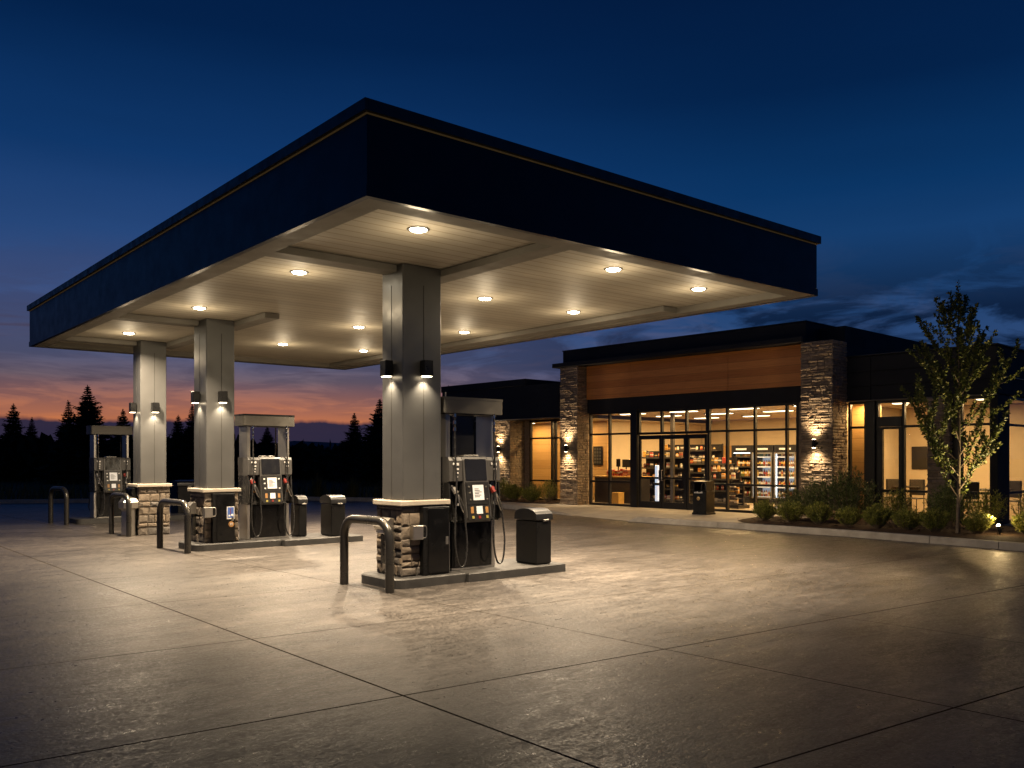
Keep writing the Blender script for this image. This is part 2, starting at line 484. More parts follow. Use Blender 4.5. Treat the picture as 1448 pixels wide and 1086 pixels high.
# clouds: a layer seen in perspective, thickest low in the sky
inv = w.math('DIVIDE', 1.0, w.math('ADD', w.math('MAXIMUM', dz, 0), .10))
cx = w.math('MULTIPLY', sp.outputs[0], inv); cy = w.math('MULTIPLY', sp.outputs[1], inv)
cv = w.node('ShaderNodeCombineXYZ'); w.link(cx, cv.inputs[0]); w.link(cy, cv.inputs[1]); w.link(w.math('MULTIPLY', dz, 4.0), cv.inputs[2])
cn = w.noise(w.mapping(cv.outputs[0], (.9, .9, 1), (0, 0, .35)), 1.7, 9, .60, .5)
lowm = w.math('MULTIPLY', w.maprange(dz, .03, .07, .25, 1), w.maprange(dz, .15, .235, 1, 0))
azc = w.math('ADD', .42, w.math('MULTIPLY', w.math('SUBTRACT', 1.0, az), .58))
cm = w.math('MULTIPLY', w.math('MULTIPLY', w.maprange(cn, .43, .535, 0, 1), lowm), azc)
ccol = w.mix(az, (.0035, .0125, .042), (.042, .040, .080))
# pale ragged tops first, then the dark bodies over them
cn2 = w.noise(w.mapping(cv.outputs[0], (.9, 1.1, 1), (0, 0, .6)), 1.9, 9, .62, .5)
hm = w.math('MULTIPLY', w.math('MULTIPLY', w.maprange(cn2, .50, .62, 0, 1), lowm), w.math('SUBTRACT', .46, w.math('MULTIPLY', az, .40)))
sky = w.mix(hm, sky, w.mix(az, (.060, .092, .20), (.26, .15, .16)))
sky = w.mix(w.math('MULTIPLY', cm, .92), sky, ccol)
# long thin dark streaks low over the sunset
cn4 = w.noise(w.mapping(dirv, (2.2, 2.2, 30), (0, 0, .2)), 1.5, 6, .6, .4)
sm = w.math('MULTIPLY', w.maprange(cn4, .58, .66, 0, .75), w.math('MULTIPLY', w.maprange(dz, .045, .06, 0, 1), w.maprange(dz, .12, .16, 1, 0)))
sky = w.mix(w.math('MULTIPLY', sm, az), sky, (.055, .040, .068))
# wide high-altitude mottling
cn3 = w.noise(w.mapping(cv.outputs[0], (.3, .3, 1)), 1.2, 5, .55)
sky = w.mix(1.0, sky, w.maprange(cn3, .3, .7, .86, 1.10), 'MULTIPLY')
# dark cloud bank on the horizon
bn = w.noise(w.mapping(dirv, (5, 5, 3)), 2.2, 5, .6)
top = w.math('ADD', .040, w.math('MULTIPLY', w.math('SUBTRACT', bn, .5), .022))
bank = w.maprange(w.math('SUBTRACT', dz, top), -.002, .003, .96, 0)
sky = w.mix(bank, sky, (.009, .0165, .048))
bgn = w.node('ShaderNodeBackground'); w.link(sky, bgn.inputs[0]); bgn.inputs[1].default_value = 1.0
w.link(bgn.outputs[0], wout.inputs[0])

# ------------------------------------------------------------------ ground
def sheet(name, pts, z, m, kind='structure'):
    mb = MB(); mb.add([(x, y, z) for x, y in pts], [tuple(range(len(pts)))])
    return tag(mb.build(name, m), kind=kind)
sheet('ground', [(-2500, -2500), (2500, -2500), (2500, 2500), (-2500, 2500)], -.03, M['grass_ground'])
sheet('forecourt', [(-70, -45), (80, -45), (80, 22), (18.3, 22), (18, 26), (15, 30.5), (5, 35.5), (-70, 66)], 0.0, M['lot'])
# far kerb along the back of the forecourt
def kerb(name, pts, wdt, h, m, taper=(False, False), seam=2.4):
    """kerb along pts; pts run so that the kerb body lies to their left"""
    P = [Vector((p[0], p[1], 0)) for p in pts]
    mb = MB(); n = len(P); ring = []
    for i, p in enumerate(P):
        t = (P[min(i+1, n-1)]-P[max(i-1, 0)]).normalized()
        nn = Vector((-t.y, t.x, 0))
        hh = .004 if (i == 0 and taper[0]) or (i == n-1 and taper[1]) else h
        ring.append([p+Vector((0, 0, -.02)), p+nn*.012+Vector((0, 0, hh-min(.02, hh*.3))), p+nn*.03+Vector((0, 0, hh)), p+nn*wdt+Vector((0, 0, hh)), p+nn*wdt+Vector((0, 0, -.02))])
    vs = [v for r in ring for v in r]; fs = []
    for i in range(n-1):
        for k in range(4):
            fs.append((i*5+k, (i+1)*5+k, (i+1)*5+k+1, i*5+k+1))
    fs.append((0, 1, 2, 3, 4)); fs.append(tuple((n-1)*5+k for k in (4, 3, 2, 1, 0)))
    mb.add(vs, fs)
    return tag(mb.build(name, m), kind='structure')
kerb('kerb', [(18.3, 22.2), (18.05, 26), (15, 30.5), (5, 35.5), (-70, 66)][::-1], .16, .14, M['kerb'])

# ------------------------------------------------------------------ canopy
CX0, CX1, CY0, CY1 = 4.01, 11.45, 6.78, 20.5
ZB, ZT = 3.94, 4.80
can = thing('canopy', 'large flat fuel canopy with dark navy fascia and cream plank underside', 'canopy', (0, 0, 0))
mb = MB()
th = .05
zc = 4.675
for (x0, x1, y0, y1) in ((CX0, CX1, CY0, CY0+th), (CX0, CX1, CY1-th, CY1), (CX0, CX0+th, CY0+th, CY1-th), (CX1-th, CX1, CY0+th, CY1-th)):
    mb.box(x0, x1, y0, y1, ZB+.105, zc)
mb.build('fascia', M['navy'], can)
mb = MB(); e = .012
for (x0, x1, y0, y1) in ((CX0-e, CX1+e, CY0-e, CY0+th), (CX0-e, CX1+e, CY1-th, CY1+e), (CX0-e, CX0+th, CY0+th, CY1-th), (CX1-th, CX1+e, CY0+th, CY1-th)):
    mb.box(x0, x1, y0, y1, ZB, ZB+.10)
mb.build('fascia_base_band', M['navy'], can)
mb = MB(); e = .045
for (x0, x1, y0, y1) in ((CX0-e, CX1+e, CY0-e, CY0+.1), (CX0-e, CX1+e, CY1-.1, CY1+e), (CX0-e, CX0+.1, CY0+.1, CY1-.1), (CX1-.1, CX1+e, CY0+.1, CY1-.1)):
    mb.box(x0, x1, y0, y1, zc+.018, ZT)
mb.box(CX0+.1, CX1-.1, CY0+.1, CY1-.1, ZT-.10, ZT-.05)
mb.build('roof_cap', M['cap'], can)
mb = MB(); e = .010
for (x0, x1, y0, y1) in ((CX0-e, CX1+e, CY0-e, CY0+.02), (CX0-e, CX1+e, CY1-.02, CY1+e), (CX0-e, CX0+.02, CY0+.02, CY1-.02), (CX1-.02, CX1+e, CY0+.02, CY1-.02)):
    mb.box(x0, x1, y0, y1, zc+.0045, zc+.0135)
mb.build('trim_line', M['gold2'], can)
mb = MB()
pw = .30
for (x0, x1, y0, y1) in ((CX0+th, CX1-th, CY0+th, CY0+pw), (CX0+th, CX1-th, CY1-pw, CY1-th), (CX0+th, CX0+pw, CY0+pw, CY1-pw), (CX1-pw, CX1-th, CY0+pw, CY1-pw)):
    mb.box(x0, x1, y0, y1, ZB+.006, ZB+.16)
mb.build('perimeter_trim', M['beam'], can)
mb = MB(); mb.box(CX0+pw-.02, CX1-pw+.02, CY0+pw-.02, CY1-pw+.02, ZB+.11, ZB+.14)
mb.build('soffit', M['soffit'], can)
for (x0, x1, y0, y1, z0) in ((CX0+.295, 5.96, 9.34, 9.62, 3.955), (6.56, 6.84, CY0+.295, 9.70, 3.955), (CX0+.295, 5.69, 15.40, 15.68, 3.955), (6.21, 6.47, 13.8, 15.6, 3.955), (CX0+.295, 5.71, 18.96, 19.24, 3.955), (6.25, 6.50, 17.0, 19.2, 3.955), (CX1-.62, CX1-.295, 9.1, 20.15, 3.955)):
    mb = MB(); mb.box(x0, x1, y0, y1, z0, ZB+.105, .008); mb.build('beam', M['beam'], can)

# canopy lights
RX = [(5.22, 'left'), (8.25, 'middle'), (10.15, 'right')]
RY = [[7.76, 10.55, 14.11, 17.84], [7.77, 10.45, 14.24, 17.44], [7.88, 10.47, 13.5, 17.31]]
ORD = ['nearest the front corner edge', 'second from the front edge', 'third from the front edge', 'farthest back']
first = None; wide = None
for (x, rn), ys in zip(RX, RY):
    for k, y in enumerate(ys):
        lab = 'round lit downlight in the canopy underside, %s row, %s' % (rn, ORD[k])
        if first is None:
            first = thing('canopy_light', lab, 'ceiling light', (x, y, ZB+.11), 0, 'downlights in the canopy underside')
            m1 = MB(); m1.lathe([(.125, 0), (.125, -.006), (.115, -.012), (.094, -.010), (.094, -.003)], 24); m1.build('frame', M['header'], first, smooth=True)
            m1 = MB(); m1.lathe([(.092, -.006), (.088, -.016), (.07, -.023), (.03, -.027)], 24); m1.build('lens', M['lens'], first, smooth=True, ang=80)
            lamp('bulb', 'AREA', first, (0, 0, -.04), 186, (1.0, .78, .525), shape='DISK', size=.17, spread=math.radians(98))
            lamp('glow', 'POINT', first, (0, 0, -.36), 15, (1.0, .785, .50), shadow_soft_size=.12)  # added fill lamp below each downlight, brightens the canopy underside
        else:
            dd = dup(first, (x, y, ZB+.11), 0, lab)
            if (rn == 'right' and k > 0) or k == 3:
                for ch in dd.children:
                    if ch.type == 'LIGHT' and ch.data.type == 'AREA':
                        if wide is None:
                            wide = [ch.data.copy(), ch.data.copy()]
                            for wl, en in zip(wide, (290, 400)): wl.spread = math.radians(154); wl.energy = en
                        ch.data = wide[1 if k == 3 and rn != 'right' else 0]

# ------------------------------------------------------------------ columns
def column(x0, y0, wx, wy, zi, label, cab):
    """near corner at x0,y0; wx along X (right face), wy along Y (left face); zi = what it stands on"""
    t = thing('canopy_column', label, 'column', (x0, y0, 0), 0, 'columns holding up the canopy')
    g = .035
    mb = MB(); mb.box(g, wx-g, g, wy-g, 1.07, ZB+.108, .012)
    sh = mb.build('shaft', M['shaft'], t)
    mb = MB()
    mb.box(wx*.52, wx*.52+.012, g-.0025, g+.01, 1.075, 3.8)
    mb.box(g-.0025, g+.01, wy*.52, wy*.52+.010, 1.075, 3.8)
    mb.box(.5*wx, .5*wx+.012, wy-g-.01, wy-g+.0025, 1.075, 3.8)
    mb.build('panel_joint', M['joint'], sh)
    mb = MB(); mb.box(-.055, wx+.055, -.055, wy+.055, 1.0, 1.07, .012)
    mb.build('stone_cap', M['stonecap'], t)
    mb = MB()
    rg = random.Random(int(x0*100+y0*10))
    mb.cur = 1
    mb.box(.0, wx, .0, wy, zi, 1.0)
    mb.cur = 0
    kw = dict(row=(.07, .18), ln=(.11, .30), dep=(.012, .030), gap=.015, rng=rg)
    H = 1.0-zi
    mb.stones((0, 0, zi), (1, 0, 0), (0, 0, 1), (0, -1, 0), wx, H, **kw)
    mb.stones((0, wy, zi), (0, -1, 0), (0, 0, 1), (-1, 0, 0), wy, H, **kw)
    mb.stones((wx, 0, zi), (0, 1, 0), (0, 0, 1), (1, 0, 0), wy, H, **kw)
    mb.stones((wx, wy, zi), (-1, 0, 0), (0, 0, 1), (0, 1, 0), wx, H, **kw)
    mb.build('stone_base', [M['stone'], M['mortar']], t)
    if cab:
        (cx0, cx1, side) = cab
        mb = MB()
        if side == 'front':
            mb.box(cx0, cx1, -.10, .0, zi+.004, .985, .008)
            c = mb.build('meter_cabinet', M['black'], t)
            m2 = MB(); m2.box(cx0+.07, cx1-.02, -.112, -.101, zi+.03, .965, .004); m2.build('door', M['blackgl'], c)
            m2 = MB(); m2.tube([(cx1-.05, -.118, .52), (cx1-.05, -.118, .58)], .008, 6); m2.box(cx1-.07, cx1-.03, -.116, -.11, .50, .60); m2.build('latch', M['steel'], c)
        else:
            mb.box(-.10, .0, cx0, cx1, zi+.004, .985, .008)
            c = mb.build('meter_cabinet', M['black'], t)
            m2 = MB(); m2.box(-.112, -.101, cx0+.02, cx1-.02, zi+.03, .965, .004); m2.build('door', M['blackgl'], c)
        return t, c
    return t, None

colA, cA = column(5.93, 9.18, .66, .56, .12, 'front stone based grey column with black cabinet on its right face', (.255, .66, 'front'))
colB, cB = column(5.66, 15.03, .58, .66, .12, 'middle stone based grey column with blue sticker on black cabinet', (.10, .50, 'front'))
colC, cC = column(5.68, 18.72, .60, .56, .0, 'farthest stone based grey column with black cabinet on its left face', (.12, .54, 'side'))
# stickers on the middle column's cabinet
mb = MB(); mb.cur = 0; mb.box(.345, .50-.02, -.116, -.113, .53, .75)
mb.cur = 1; mb.box(.357, .468, -.118, -.1165, .555, .738)
mb.cur = 0
mb.lathe([(.020, 0), (.020, .0015)], 12, Matrix.Translation((.440, -.1187, .60)) @ Matrix.Rotation(PI/2, 4, 'X')); mb.box(.372, .405, -.120, -.1185, .575, .605)
mb.cur = 2; mb.box(.404, .414, -.121, -.1187, .615, .715)
mb.build('sticker', [M['white'], M['blue'], M['red']], cB)
mb = MB(); mb.cur = 0; mb.lathe([(.052, 0), (.052, .003)], 18, Matrix.Translation((.425, -.113, .44)) @ Matrix.Rotation(PI/2, 4, 'X'))
mb.cur = 1
mb.box(.405, .413, -.119, -.1165, .42, .465); mb.box(.42, .445, -.119, -.1165, .44, .448); mb.box(.434, .441, -.119, -.1165, .42, .465)
mb.build('sticker', [M['amber'], M['white']], cB)

# column sconces
def sconce(loc, rotz, label):
    t = thing('wall_lamp', label, 'wall lamp', loc, rotz, 'black box lamps on the canopy columns')
    mb = MB(); mb.box(-.07, .07, -.135, -.02, -.10, .10, .008); mb.build('housing', M['black'], t)
    mb = MB(); mb.box(-.045, .045, -.02, .0, -.06, .06, .004); mb.build('mount', M['black'], t)
    mb = MB(); mb.box(-.055, .055, -.12, -.035, -.108, -.1005); mb.build('lens', M['sconcelens'], t)
    lamp('bulb', 'SPOT', t, (0, -.075, -.118), 48, (1.0, .80, .54), (math.radians(7), 0, 0), spot_size=math.radians(112), spot_blend=.75, shadow_soft_size=.035)
    return t
for (c, wx, wy, nm, zz) in ((colA, .66, .56, 'front', 2.74), (colB, .58, .66, 'middle', 2.68), (colC, .60, .56, 'farthest', 2.66)):
    x, y = c.location.x, c.location.y
    sconce((x+wx*.52, y+.035, zz), 0, 'black box downlight on the right face of the %s column' % nm)
    sconce((x+.035, y+wy*.52, zz), -PI/2, 'black box downlight on the left face of the %s column' % nm)

# ------------------------------------------------------------------ islands
def island(label, segs):
    mb = MB()
    for (x0, x1, y0, y1, rl, h) in segs:
        pts = []
        if rl > 0:
            for k in range(7):
                a = PI + PI/2*k/6
                pts.append((x0+rl+rl*math.cos(a), y0+rl+rl*math.sin(a)))
        else: pts.append((x0, y0))
        pts += [(x1, y0), (x1, y1)]
        if rl > 0:
            for k in range(7):
                a = PI/2 + PI/2*k/6
                pts.append((x0+rl+rl*math.cos(a), y1-rl+rl*math.sin(a)))
        else: pts.append((x0, y1))
        # chamfered top
        cx = sum(p[0] for p in pts)/len(pts); cy = sum(p[1] for p in pts)/len(pts)
        ins = [(p[0]+(.015 if p[0] < cx else -.015), p[1]+(.015 if p[1] < cy else -.015)) for p in pts]
        n = len(pts)
        vs = [(a, b, -.01) for a, b in pts]+[(a, b, h-.014) for a, b in pts]+[(a, b, h) for a, b in ins]
        fs = []
        for i in range(n):
            j = (i+1) % n
            fs.append((i, j, n+j, n+i)); fs.append((n+i, n+j, 2*n+j, 2*n+i))
        fs.append(tuple(range(2*n, 3*n)))
        mb.add(vs, fs)
    o = mb.build('pump_island', M['island'])
    return tag(o, label, 'pump island', 'concrete pump islands')
island('low dark concrete island under the front column and its pump', [(5.70, 6.78, 8.98, 9.92, .20, .12), (6.786, 8.50, 8.93, 9.88, 0, .117)])
island('low dark concrete island under the middle column and its pump', [(5.42, 7.0, 14.84, 15.82, .2, .12), (7.006, 8.62, 14.72, 15.78, 0, .117)])
island('low dark concrete island under the farthest pump', [(5.50, 8.3, 22.9, 23.75, .12, .12)])

# ------------------------------------------------------------------ pumps
def arcpts(p0, p1, sag, n=14, side=(0, 0, 0)):
    pts = []
    for i in range(n+1):
        s = i/n
        p = Vector(p0)*(1-s)+Vector(p1)*s
        k = math.sin(PI*s)
        k = k**.6
        pts.append((p.x+side[0]*k, p.y+side[1]*k, p.z - sag*k))
    return pts
def catmull(P, n):
    P = [Vector(p) for p in P]; out = []
    for i in range(len(P)-1):
        p0 = P[max(i-1, 0)]; p1 = P[i]; p2 = P[i+1]; p3 = P[min(i+2, len(P)-1)]
        for k in range(n):
            t = k/n
            out.append(.5*((2*p1)+(p2-p0)*t+(2*p0-5*p1+4*p2-p3)*t*t+(3*p1-p0-3*p2+p3)*t*t*t))
    out.append(P[-1]); return out
def pump(loc, label, style):
    t = thing('fuel_pump', label, 'fuel pump', loc, 0, 'fuel pumps under the canopy')
    # lower cabinet
    mb = MB(); mb.box(-.335, .335, .05, .45, 0, .645, .01); low = mb.build('lower_cabinet', M['black'], t)
    mb = MB(); mb.box(-.305, .305, .034, .049, .03, .615, .006); mb.build('door', M['blackgl'], low)
    mb = MB(); mb.box(-.345, .345, .04, .46, .003, .028); mb.build('plinth', M['steel'], low)
    # stainless columns
    for s in (-1, 1):
        mb = MB(); mb.box(min(s*.345, s*.415), max(s*.345, s*.415), .07, .42, 0, 2.075, .01); mb.build('column', M['steel'], t)
    # upper housing: leaning centre
    prof = [(.02, 1.50), (-.012, 1.46), (-.045, 1.16), (-.105, .70), (-.085, .635), (.44, .635), (.48, 1.16), (.48, 1.46), (.46, 1.50)]
    mb = MB(); mb.prism(prof, -.205, .205, 'x'); up = mb.build('housing', M['pumpgrey'], t)
    def face(z, off=0.0):
        zs = [(.70, -.105), (1.16, -.045), (1.46, -.012)]
        for (a, b) in zip(zs, zs[1:]):
            if z <= b[0] or b is zs[-1]:
                k = (z-a[0])/(b[0]-a[0]); return a[1]+(b[1]-a[1])*k - off
    def plate(x0, x1, z0, z1, off, name, m, parent, thick=.006):
        mb = MB()
        vs = []
        for o2 in (off, off+thick):
            for (x, z) in ((x0, z0), (x1, z0), (x1, z1), (x0, z1)): vs.append((x, face(z, o2), z))
        mb.add(vs, [(0, 1, 2, 3), (7, 6, 5, 4), (0, 4, 5, 1), (1, 5, 6, 2), (2, 6, 7, 3), (3, 7, 4, 0)])
        return mb.build(name, m, parent)
    plate(-.175, .175, 1.19, 1.47, .001, 'screen', M['screen'], up)
    pp = plate(-.185, .185, .87, 1.165, .001, 'payment_panel', M['pumpdark'], t, .014)
    plate(-.085, .095, .925, 1.125, .016, 'price_display', M['lcd'], pp, .004)
    mb = MB()
    for k in range(6):
        z = .965+k*.021
        x1 = [.02, .05, .015, .06, .03, .01][k]
        mb.box(-.06, x1, face(z, .0215), face(z, .0205), z, z+.008)
    mb.build('readout', M['joint'], pp)
    for (x, z) in ((-.145, 1.10), (-.14, 1.02), (-.135, .93), (.14, 1.10), (.145, .93)):
        mb = MB(); mb.box(x-.016, x+.016, face(z, .022), face(z, .014), z-.012, z+.012, .003)
        mb.build('key', M['white'] if style != 1 else M['header'], pp)
    kp = plate(-.185, .185, .665, .86, .001, 'keypad_panel', M['pumpdark'], t, .012)
    plate(-.045, .055, .745, .845, .014, 'keypad', M['lcd'], kp, .004)
    plate(-.14, -.095, .755, .84, .014, 'sticker', M['amber'], kp, .003)
    plate(.105, .15, .755, .835, .014, 'sticker', M['amber'], kp, .003)
    for (x, m) in ((-.11, 'yellow'), (.0, 'red'), (.125, 'yellow')):
        plate(x-.018, x+.018, .685, .72, .014, 'button', M[m], kp, .005)
    # side wings with grade keys and nozzle holsters
    for s in (-1, 1):
        xa, xb = (s*.212, s*.425) if s > 0 else (-.425, -.212)
        mb = MB(); mb.prism([(.015, 1.495), (-.01, 1.45), (-.022, 1.18), (.06, 1.16), (.43, 1.16), (.45, 1.495)], xa, xb, 'x')
        wg = mb.build('side_wing', M['pumpgrey'], t)
        xm = (xa+xb)/2
        for (dx, z, wd, hh) in ((-.04, 1.405, .018, .03), (.025, 1.40, .04, .035), (.02, 1.335, .045, .022), (.02, 1.285, .035, .02), (.015, 1.235, .03, .02)):
            if s > 0 and z < 1.3: continue
            mb = MB(); mb.box(xm+dx-wd/2, xm+dx+wd/2, -.027, -.012, z-hh/2, z+hh/2, .003)
            mb.build('grade_key', M['white'], wg)
        mb = MB(); mb.prism([(.10, 1.16), (.10, .70), (.02, .64), (.43, .64), (.43, 1.16)], xa, xb, 'x')
        hs = mb.build('holster', M['rubber'], t)
        for x in (xa, xb-.018):
            mb = MB(); mb.prism([(.10, 1.16), (.0, 1.16), (-.05, .68), (.02, .635), (.10, .70)], x, x+.018, 'x')
            mb.build('cheek', M['pumpdark'], hs)
        # nozzle
        nz = MB()
        x = xm+.0
        nz.tube([(x-.05, .05, 1.14), (x-.03, -.03, 1.05), (x+.005, -.07, .95)], [.022, .034, .030], 8)
        nz.tube([(x+.004, -.07, .96), (x+.06, -.085, .83), (x+.086, -.08, .74)], [.030, .026, .018], 8)
        no = nz.build('nozzle', M['rubber'], t, smooth=True)
        m2 = MB(); m2.tube([(x-.040, -.012, 1.09), (x-.018, -.050, 1.02)], [.036, .039], 8)
        m2.build('nozzle_cover', M['red'] if (style == 2 or s > 0) else M['steel'], no, smooth=True)
        m2 = MB(); m2.tube([(x-.01, -.09, 1.0), (x-.02, -.11, .92), (x+.03, -.115, .80), (x+.07, -.09, .77)], .008, 6)
        m2.build('trigger_guard', M['steel'], no, smooth=True)
        m2 = MB(); m2.box(x-.02, x+.045, -.06, -.02, .855, .895, .006)
        m2.build('tag', M['white'] if style != 2 else M['amber'], no)
        # hose stand from the header, then the loop down and back to the nozzle
        xs = s*.33
        m3 = MB(); m3.tube(catmull([(xs, -.005, 2.08), (xs, -.012, 1.6), (xs-.01, -.06, 1.15), (xm-.07, -.10, .72), (xm-.085, -.12, .35), (xm-.03, -.13, .09), (xm+.06, -.13, .10), (xm+.105, -.12, .34), (xm+.10, -.095, .60), (xm+.085, -.08, .80)], 6), .0125, 8)
        ho = m3.build('hose', M['rubber'], t, smooth=True, ang=80)
        for z in (2.02, 1.93, 1.84):
            m2 = MB(); m2.tube([(xs, -.006, z), (xs, -.006, z+.045)], [.021, .018], 8)
            m2.build('swivel', M['chrome'], ho, smooth=True)
    # second side (rear) hoses, seen through the open top
    for s in (-1, 1):
        m3 = MB(); m3.tube([(s*.33, .47, 2.07), (s*.33, .48, 1.5), (s*.36, .56, .7), (s*.40, .58, .25), (s*.36, .58, .12), (s*.28, .56, .3), (s*.24, .50, .8)], .0125, 8)
        m3.build('hose', M['rubber'], t, smooth=True, ang=80)
    # little stainless tray on top of the housing
    mb = MB(); mb.box(-.13, .12, .06, .22, 1.503, 1.525, .006); mb.build('top_tray', M['steel'], up)
    # header
    mb = MB()
    hp = []
    for (cx, cy, a0) in ((.46, .42, 0), (-.46, .42, 90), (-.46, .03, 180), (.46, .03, 270)):
        for k in range(5):
            a = math.radians(a0+90*k/4)
            hp.append((cx+.035*math.cos(a), cy+.035*math.sin(a)))
    mb.prism(hp, 2.075, 2.255, 'z')
    hd = mb.build('header', M['header'], t, smooth=True)
    mb = MB(); mb.prism([(a*1.01, (b-.22)*1.02+.22) for a, b in hp], 2.256, 2.285, 'z')
    mb.build('header_cap', M['black'] if style == 2 else M['header'], hd, smooth=True)
    mb = MB(); mb.box(-.44, .44, .03, .42, 2.062, 2.0745); mb.build('header_underside', M['pumpdark'], hd)
    if style == 1:
        mb = MB(); mb.tube([(-.33, .2, 2.28), (-.33, .2, 2.36)], .008, 6); mb.build('antenna', M['steel'], t)
        mb = MB(); mb.box(-.20, .16, .22, .235, 1.51, 2.06); mb.build('back_panel', M['screen'], t)
    return t
pump((7.10, 9.22, .12), 'front fuel pump with black back panel, right of the front column', 1)
pump((6.90, 15.12, .12), 'middle fuel pump with dark topped header and orange and red nozzles', 2)
pump((6.33, 22.98, .12), 'farthest fuel pump, standing left of the farthest column', 3)

# ------------------------------------------------------------------ hoop guards
def hoop(x0, y0, x1, y1, h, label, r=.055, rad=.22):
    mb = MB()
    d = Vector((x1-x0, y1-y0, 0)); L = d.length; d.normalize()
    def P(s, z): return (x0+d.x*s, y0+d.y*s, z)
    pts = [P(0, 0), P(0, h*.4), P(0, h-rad)]
    for k in range(1, 9):
        a = PI/2*k/8
        pts.append(P(rad-rad*math.cos(a), h-rad+rad*math.sin(a)))
    for k in range(0, 9):
        a = PI/2*k/8
        pts.append(P(L-rad+rad*math.sin(a), h-rad+rad*math.cos(a)))
    pts += [P(L, h*.4), P(L, 0)]
    mb.tube(pts, r, 14)
    o = mb.build('hoop_guard', M['steelpipe'], smooth=True, ang=60)
    return tag(o, label, 'hoop guard', 'bent pipe guards at the island ends')
hoop(5.49, 9.84, 5.55, 8.86, .84, 'bent steel pipe guard in front of the front column')
hoop(5.18, 15.90, 5.25, 14.72, .84, 'bent steel pipe guard in front of the middle column')
hoop(5.36, 19.52, 5.44, 18.60, .84, 'bent steel pipe guard half hidden by the silver washer stand', .05, .20)
hoop(5.12, 23.80, 5.28, 22.95, .86, 'bent steel pipe guard at the far end, left of the farthest pump', .055, .22)

# ------------------------------------------------------------------ bins
def bin_(x0, x1, y0, y1, z0, h, label, lidm='binlid', cap=.17):
    """arched top bin: arch runs along Y, extruded along X"""
    t = thing('litter_bin', label, 'litter bin', ((x0+x1)/2, (y0+y1)/2, z0), 0, 'arched top bins on the forecourt')
    hx, hy = (x1-x0)/2, (y1-y0)/2
    hb = h-cap
    mb = MB(); mb.box(-hx+.012, hx-.012, -hy+.012, hy-.012, .012, hb, .012); mb.build('body', M['binmetal'], t)
    mb = MB(); mb.box(-hx+.03, hx-.03, -hy+.03, hy-.03, 0, .0125); mb.build('foot', M['black'], t)
    pr = [(-hy, hb+.012), (-hy, hb+.06)]
    for k in range(1, 12):
        a = PI*k/12
        pr.append((-hy*math.cos(a), hb+.06+(cap-.06)*math.sin(a)**.8))
    pr += [(hy, hb+.06), (hy, hb+.012)]
    mb = MB(); mb.prism(pr, -hx, hx, 'x'); lid = mb.build('lid', M[lidm], t, smooth=True, ang=25)
    mb = MB(); mb.box(hx*.2-.05, hx*.2+.05, -hy-.006, -hy+.01, hb-.005, hb+.018, .003); mb.build('handle', M['steel'], lid)
    return t
bin_(8.01, 8.32, 9.0, 9.47, .117, .78, 'black arched top bin right of the front pump')
bin_(7.47, 7.66, 15.12, 15.5, .117, .78, 'narrow grey bin beside the right hose of the middle pump')
bin_(7.98, 8.30, 14.80, 15.26, .117, .78, 'dark arched top bin at the right end of the middle island')
bin_(8.25, 8.80, 23.9, 24.5, 0, 1.0, 'large dark arched top bin half hidden behind the middle column')

# ------------------------------------------------------------------ towel dispensers and washer
def towel(x, y, z, rotz, label):
    t = thing('towel_dispenser', label, 'dispenser', (x, y, z), rotz, 'dispensers on the column bases')
    pr = [(0, .0), (-.09, .0), (-.16, .10), (-.05, .20), (0, .20)]
    mb = MB(); mb.prism(pr, -.12, .12, 'x'); mb.build('hood', M['steel'], t)
    mb = MB(); mb.box(-.10, .10, -.06, 0, -.38, -.002, .01); mb.build('bucket', M['steelpipe'], t)
    mb = MB(); mb.box(-.08, .08, -.13, -.10, .012, .05); mb.build('towel', M['white'], t)
    return t
towel(5.885, 9.42, .65, -PI/2, 'silver hooded towel dispenser on the front column base')
towel(5.62, 15.45, .62, -PI/2, 'silver hooded towel dispenser on the middle column base')
def holder(x, y, z, label):
    t = thing('squeegee_box', label, 'dispenser', (x, y, z), 0, 'small steel boxes on the column bases')
    mb = MB(); mb.box(-.10, .05, -.09, 0, -.09, .09, .008); mb.build('box', M['steel'], t)
    mb = MB(); mb.tube([(.052, -.05, -.07), (.10, -.05, -.07), (.115, -.05, -.04), (.115, -.05, .05), (.10, -.05, .08), (.052, -.05, .08)], .012, 8); mb.build('bracket', M['steel'], t, smooth=True)
    return t
holder(6.12, 9.14, .67, 'small steel box with bracket beside the front column cabinet')
holder(5.70, 14.985, .66, 'small steel box with bracket beside the middle column cabinet')
t = thing('washer_stand', 'silver windscreen washer stand left of the farthest column', 'washer stand', (5.5, 18.80, 0))
mb = MB(); mb.lathe([(.14, 0), (.15, .03), (.145, .50), (.15, .55)], 6); mb.build('pedestal', M['steel'], t)
mb = MB(); mb.lathe([(.155, .55), (.20, .58), (.205, .70), (.15, .775), (.06, .80)], 8); mb.build('hood', M['steel'], t)
mb = MB(); mb.tube([(.15, -.12, .66), (.22, -.14, .66), (.22, -.14, .58)], .012, 8); mb.build('squeegee', M['rubber'], t)
